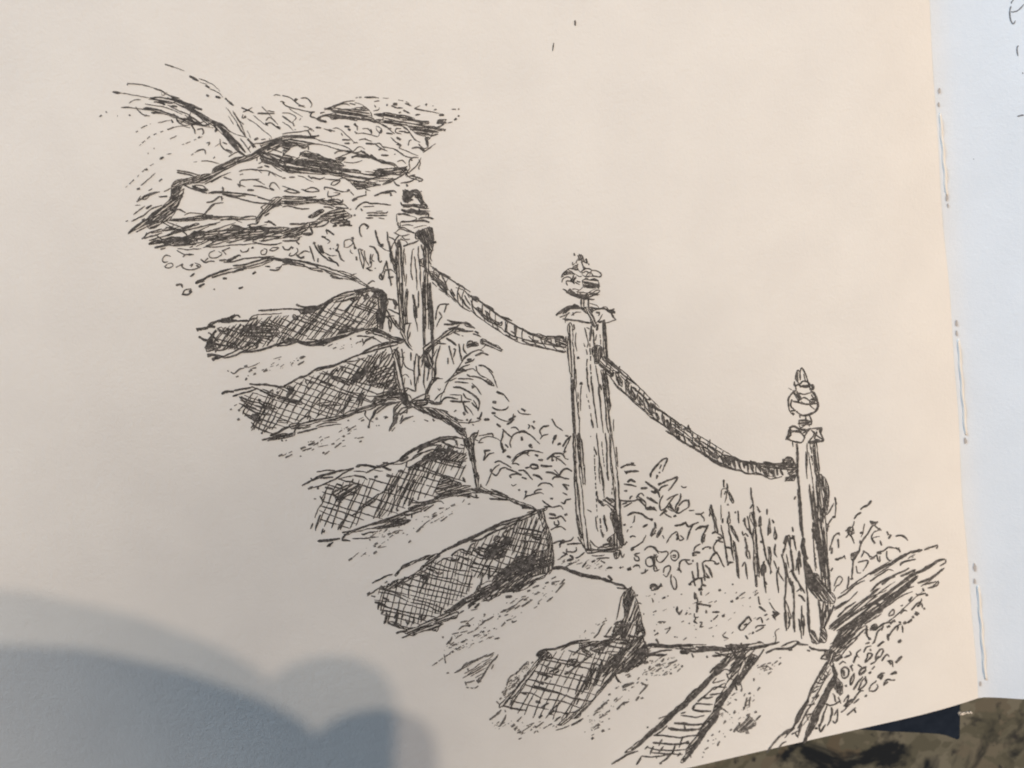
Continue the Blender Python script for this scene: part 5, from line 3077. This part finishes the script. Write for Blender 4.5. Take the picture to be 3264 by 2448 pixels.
inks['fleck'] = DOTS; NAMES['fleck'] = ('ink_mark', 'two stray pen ticks above the drawing')
for key, ik in inks.items():
    if not ik.f: continue
    if key in NAMES: nm, lb = NAMES[key]
    elif key.startswith('step'): nm, lb = 'stair_step_drawing', 'cross hatched step front drawn, number %s going down' % key[4:]
    elif key.startswith('tread'): nm, lb = 'stair_tread_drawing', 'short grain flecks drawn on a step top'
    else: nm, lb = 'stair_edge_drawing', 'curved edge line drawn behind a step top'
    o = mesh_obj(nm, ik.v, ik.f, DRY if 'tread' in key or key == 'dry' else INK, page); o['label'] = lb
# handwriting on the right-hand sheet
hw = Ink(); hw.hf = lambda x, y: hr(x, y) - .0002
def q(*a): return [Vector((2864+a[i]/5.53, a[i+1]/5.53)) for i in range(0, len(a), 2)]
for p, w in ((q(2010, 55, 2020, 20, 2050, -20), 4), (q(2002, 100, 1985, 150, 1980, 210, 1984, 290, 2008, 370, 2036, 412, 2066, 392, 2082, 355), 5),
             (q(2000, 200, 2050, 203, 2110, 185, 2160, 155, 2212, 105, 2240, 60), 4), (q(2140, 800, 2115, 825, 2113, 900, 2132, 985), 4.5),
             (q(2203, 1285, 2225, 1280), 4), ([Vector((3246, 371)), Vector((3256, 368)), Vector((3268, 366))], 5), ([Vector((3102, 506)), Vector((3105, 507))], 3)):
    stroke(hw, p, w)
o = mesh_obj('handwriting', hw.v, hw.f, INK2, rpage); o['label'] = 'grey pen handwriting cut off by the frame'

# ---------------------------------------------------------------- sewing in the gutter
def tube(name, pts, r, mt, parent, sides=8, smooth=True, twist=0):
    vs, fs = [], []
    n = len(pts)
    for i, p in enumerate(pts):
        t = (pts[min(i+1, n-1)]-pts[max(i-1, 0)]).normalized()
        u = t.cross(Vector((0, 0, 1))).normalized(); w = t.cross(u)
        rr = r[i] if isinstance(r, list) else r
        for j in range(sides):
            a = 2*math.pi*j/sides + twist*i
            k = rr*(1+.25*math.cos(2*(a-twist*i*.0)+twist*i)) if twist else rr
            vs.append(p + u*math.cos(a)*k + w*math.sin(a)*k)
    for i in range(n-1):
        for j in range(sides):
            a = i*sides+j; b2 = i*sides+(j+1) % sides
            fs.append((a, b2, b2+sides, a+sides))
    fs.append(tuple(range(sides))[::-1]); fs.append(tuple(range((n-1)*sides, n*sides)))
    return mesh_obj(name, vs, fs, mt, parent, smooth)
def gx(py): return 2992 + (py-361)*(3114-2992)/(1864-361)
for y0, y1 in ((361, 622), (1082, 1385), (1866, 2165)):
    P = []
    for i in range(41):
        py = y0+(y1-y0)*i/40
        px = gx(py) + 3 + .8*math.sin(i*.5)
        z = -.0018
        for _ in range(4):
            g = at(px, py, z); z = (hr(g.x, g.y)-.0002 if g.x > 0 else hz(g.x, g.y)) + .00012*min(1, min(i, 40-i)/4) - .0001
        P.append(at(px, py, z))
    tube('stitch_thread', P, .00040, THREAD, book, twist=.55)['label'] = 'pale thread sewn through the fold'
for px, py, r in ((2991, 290, 3.6), (2990, 334, 3.0), (3016, 630, 4.2), (3019, 655, 2.6), (3074, 1403, 4.2), (3046, 1030, 3.5), (3047, 1062, 3.0), (3104, 1806, 4.5), (3104, 1851, 3.2), (3122, 2178, 3)):
    vs = []
    for i in range(12):
        a = 2*math.pi*i/12; rr = r*random.uniform(.7, 1.25)
        g = at(px+rr*math.cos(a)*1.0, py+rr*2.8*math.sin(a), -.0016); vs.append((g.x, g.y, max(hz(min(g.x,-1e-4), g.y), hr(g.x, g.y) if g.x > 0 else -1)+6e-5))
    mesh_obj('needle_hole', vs, [tuple(range(12))[::-1]], HOLE, book)
for k in range(7):
    a = random.uniform(-2.6, -.4); x0, y0 = 3060+k*5, 2256+random.uniform(0, 4)
    P = [at(x0 + i*2.2*math.cos(a+.25*i*random.uniform(-1, 1)) , y0 + 12 + i*2.2*math.sin(-a)*.7, -.004) for i in range(6)]
    tube('thread_end', P, [.0003, .00032, .0003, .00026, .0002, .0001], THREAD, book, 6)

# ---------------------------------------------------------------- cover board
zc = -.011
out = [(3060, 2200), (3060, 2300), (3059, 2352), (3052, 2358), (3036, 2352), (3018, 2345), (2996, 2340), (2960, 2337), (2900, 2334), (2830, 2331), (2770, 2327), (2700, 2322), (2400, 2300), (1800, 2270), (1800, 1400), (3060, 1400)]
vs = [at(x, y, zc) for x, y in out]; n = len(vs)
vs2 = vs + [v - Vector((0, 0, .0022)) for v in vs]
# keep the far corners square to the book
fs = [tuple(range(n)), tuple(range(2*n-1, n-1, -1))] + [(i, n+i, n+(i+1) % n, (i+1) % n) for i in range(n)]
cv = mesh_obj('cover', vs2, fs, NAVY, book); cv['label'] = 'navy cloth cover peeping out under the page foot'
bm = bmesh.new(); bm.from_mesh(cv.data); bmesh.ops.recalc_face_normals(bm, faces=bm.faces); bm.to_mesh(cv.data); bm.free()

# ---------------------------------------------------------------- granite counter
G, nt, b = mat('polished_granite')
tc = nt.nodes.new('ShaderNodeTexCoord')
v1_ = nd(nt, 'ShaderNodeTexVoronoi', Scale=150.0); v1_.inputs['Randomness'].default_value = 1
nw = nd(nt, 'ShaderNodeTexNoise', Scale=70.0, Detail=4.0)
vm = nd(nt, 'ShaderNodeMixRGB', blend_type='ADD'); vm.inputs[0].default_value = .035
nt.links.new(tc.outputs['Object'], vm.inputs[1]); nt.links.new(nw.outputs['Color'], vm.inputs[2]); nt.links.new(tc.outputs['Object'], nw.inputs['Vector'])
nt.links.new(vm.outputs[0], v1_.inputs['Vector'])
cell = ramp(nt, v1_.outputs['Color'], [(.0, (.085, .084, .064)), (.35, (.125, .123, .094)), (.62, (.185, .180, .145)), (.88, (.125, .108, .080)), (1.0, (.24, .232, .20))])
bl = ramp(nt, tex(nt, 38, 5, .6, .7), [(.42, (0, 0, 0)), (.50, (1, 1, 1))])
mx = nd(nt, 'ShaderNodeMixRGB'); nt.links.new(bl, mx.inputs[0]); mx.inputs[1].default_value = (.014, .017, .021, 1); nt.links.new(cell, mx.inputs[2])
sp = ramp(nt, tex(nt, 210, 3, .6), [(.30, (0, 0, 0)), (.38, (1, 1, 1))])
mx2 = nd(nt, 'ShaderNodeMixRGB'); nt.links.new(sp, mx2.inputs[0]); mx2.inputs[1].default_value = (.04, .04, .04, 1); nt.links.new(mx.outputs[0], mx2.inputs[2])
nt.links.new(mx2.outputs[0], b.inputs['Base Color']); b.inputs['Roughness'].default_value = .28
ZT = -.034
cx0, cx1, cy0, cy1 = -.62, .55, -.35, .75
vs = [(x, y, z) for z in (ZT, ZT-.03) for x, y in ((cx0, cy0), (cx1, cy0), (cx1, cy1), (cx0, cy1))]
ct = mesh_obj('countertop', vs, [(0, 1, 2, 3), (7, 6, 5, 4), (0, 4, 5, 1), (1, 5, 6, 2), (2, 6, 7, 3), (3, 7, 4, 0)], G)
tag(ct, 'speckled olive and black granite countertop under the sketchbook', 'countertop', kind='structure')
# block of closed pages + back board that carry both open sheets
def box(name, x0, x1, y0, y1, z0, z1, mt):
    vs = [(x, y, z) for z in (z0, z1) for x, y in ((x0, y0), (x1, y0), (x1, y1), (x0, y1))]
    return mesh_obj(name, vs, [(3, 2, 1, 0), (4, 5, 6, 7), (0, 1, 5, 4), (1, 2, 6, 5), (2, 3, 7, 6), (3, 0, 4, 7)], mt, book)
box('page_block', -.255, -.012, .022, PHEI-.006, zc-.0185, zc-.0025, PAPER)
box('back_cover', -.262, -.008, .020, PHEI+.002, ZT+.0004, zc-.0189, NAVY)

# ---------------------------------------------------------------- photographer's hand (throws the shadow)
LAMP_DIR = Vector((.72, -.06, 1.0)).normalized()
base = at(1000, 2200)
LA = base + LAMP_DIR*1.9
ZB = .46
def block(px, py, dz=0.0):
    p = at(px, py); t = (ZB + dz - p.z)/(LA.z - p.z); return p + (LA - p)*t
kf = 1 - ZB/LA.z
SKIN, nt, b = mat('skin')
f = tex(nt, 60, 4, .6); nt.links.new(ramp(nt, f, [(.3, (.50, .30, .22)), (.7, (.60, .38, .29))]), b.inputs['Base Color'])
b.inputs['Roughness'].default_value = .5; b.inputs['Subsurface Weight'].default_value = .1
ch = [  # centre lines in shadow space (px,py), height, radius px
 [(700, 3000, .0, 290), (960, 2700, .0, 240), (1012, 2480, .004, 220), (1038, 2330, .006, 200), (1044, 2242, .004, 190)],
 [(-700, 2900, .0, 300), (-500, 2300, .0, 250), (-250, 2070, .0, 225), (40, 2075, .0, 218), (330, 2135, .004, 212), (560, 2205, .004, 200), (655, 2245, .004, 190)],
 [(500, 2900, .0, 330), (640, 2600, .0, 260), (800, 2450, .0, 210)],
 [(100, 2900, -.004, 330), (120, 2560, -.004, 280), (480, 2430, -.004, 230), (600, 2380, -.004, 215)],
 [(-500, 3100, -.004, 300), (-300, 2700, -.004, 280), (-100, 2420, -.004, 250)],
]
bm = bmesh.new()
def blob(p, r, q2, r2):
    L = (q2-p).length; n = max(1, int(L/(min(r, r2)*.22)))
    for i in range(n+1):
        t = i/n
        bmesh.ops.create_icosphere(bm, subdivisions=3, radius=r+(r2-r)*t, matrix=Matrix.Translation(p.lerp(q2, t)))
arm = [(250, 3500, 0, 520), (380, 3250, 0, 480), (150, 4300, 0, 430), (100, 5400, -.02, 430), (0, 7400, -.04, 500)]
pc = block(250, 3500); rc = 520*PX*kf
for c in ([arm[1], arm[0]], arm[:1]+arm[2:]):
    for u, v in zip(c, c[1:]):
        blob(block(*u[:3]), u[3]*PX*kf, block(*v[:3]), v[3]*PX*kf)
for c in ch:
    c = [(300, 3300, 0, 330)] + c
    for u, v in zip(c, c[1:]):
        blob(block(*u[:3]), u[3]*PX*kf, block(*v[:3]), v[3]*PX*kf)
me = bpy.data.meshes.new('hand'); bm.to_mesh(me); bm.free(); me.materials.append(SKIN)
hand = bpy.data.objects.new('person', me); COL.objects.link(hand)
rm = hand.modifiers.new('merge', 'REMESH'); rm.mode = 'VOXEL'; rm.voxel_size = .0022; rm.use_smooth_shade = True
sm = hand.modifiers.new('soft', 'SMOOTH'); sm.iterations = 4
tag(hand, 'hand of the person taking the picture, held above lower left corner, only its shadow shows', 'person')

# ---------------------------------------------------------------- light
Wd = bpy.data.worlds.new('World'); S.world = Wd; Wd.use_nodes = True
bg = Wd.node_tree.nodes['Background']; bg.inputs[0].default_value = (.60, .76, 1.0, 1); bg.inputs[1].default_value = .06
def lamp(name, loc, power, col, radius):
    l = bpy.data.lights.new(name, 'POINT'); l.energy = power; l.color = col; l.shadow_soft_size = radius
    o = bpy.data.objects.new(name, l); o.location = loc; COL.objects.link(o); return o
# second bulb: moves the shadow by (140,165) px
def shifted(dx, dy):
    p0, p1 = at(1000, 2200), at(1000+dx, 2200+dy)
    pb = p0 + (LA-p0)*(ZB/LA.z)
    d = pb - p1
    return p1 + d*(LA.z/pb.z)
lamp('ceiling_bulb', LA, 33, (1.0, .77, .58), .006)
lamp('ceiling_bulb', shifted(142, 165), 38, (1.0, .85, .68), .006)
lamp('ceiling_bulb', shifted(1050, -800), 46, (1.0, .86, .72), .12)

def area(name, loc, target, power, col, size):
    l = bpy.data.lights.new(name, 'AREA'); l.energy = power; l.color = col; l.size = size
    o = bpy.data.objects.new(name, l); o.location = loc
    o.rotation_euler = (Vector(target)-Vector(loc)).to_track_quat('-Z', 'Y').to_euler(); COL.objects.link(o)
area('window_light', (-1.2, 1.25, .175), (-.05, .12, 0), 38, (.56, .77, 1.0), .8)
area('gradient_fill', (.06, .60, .38), (0, .2, 0), .55, (1.0, .92, .84), .25)  # added fill lamp, makes the page fall off in brightness towards its foot


vs_ = S.view_settings; vs_.view_transform = 'Standard'; vs_.look = 'None'; vs_.exposure = 0; vs_.gamma = 1; vs_.use_curve_mapping = False
S.cycles.use_denoising = True
S.cycles.filter_width = 1.9
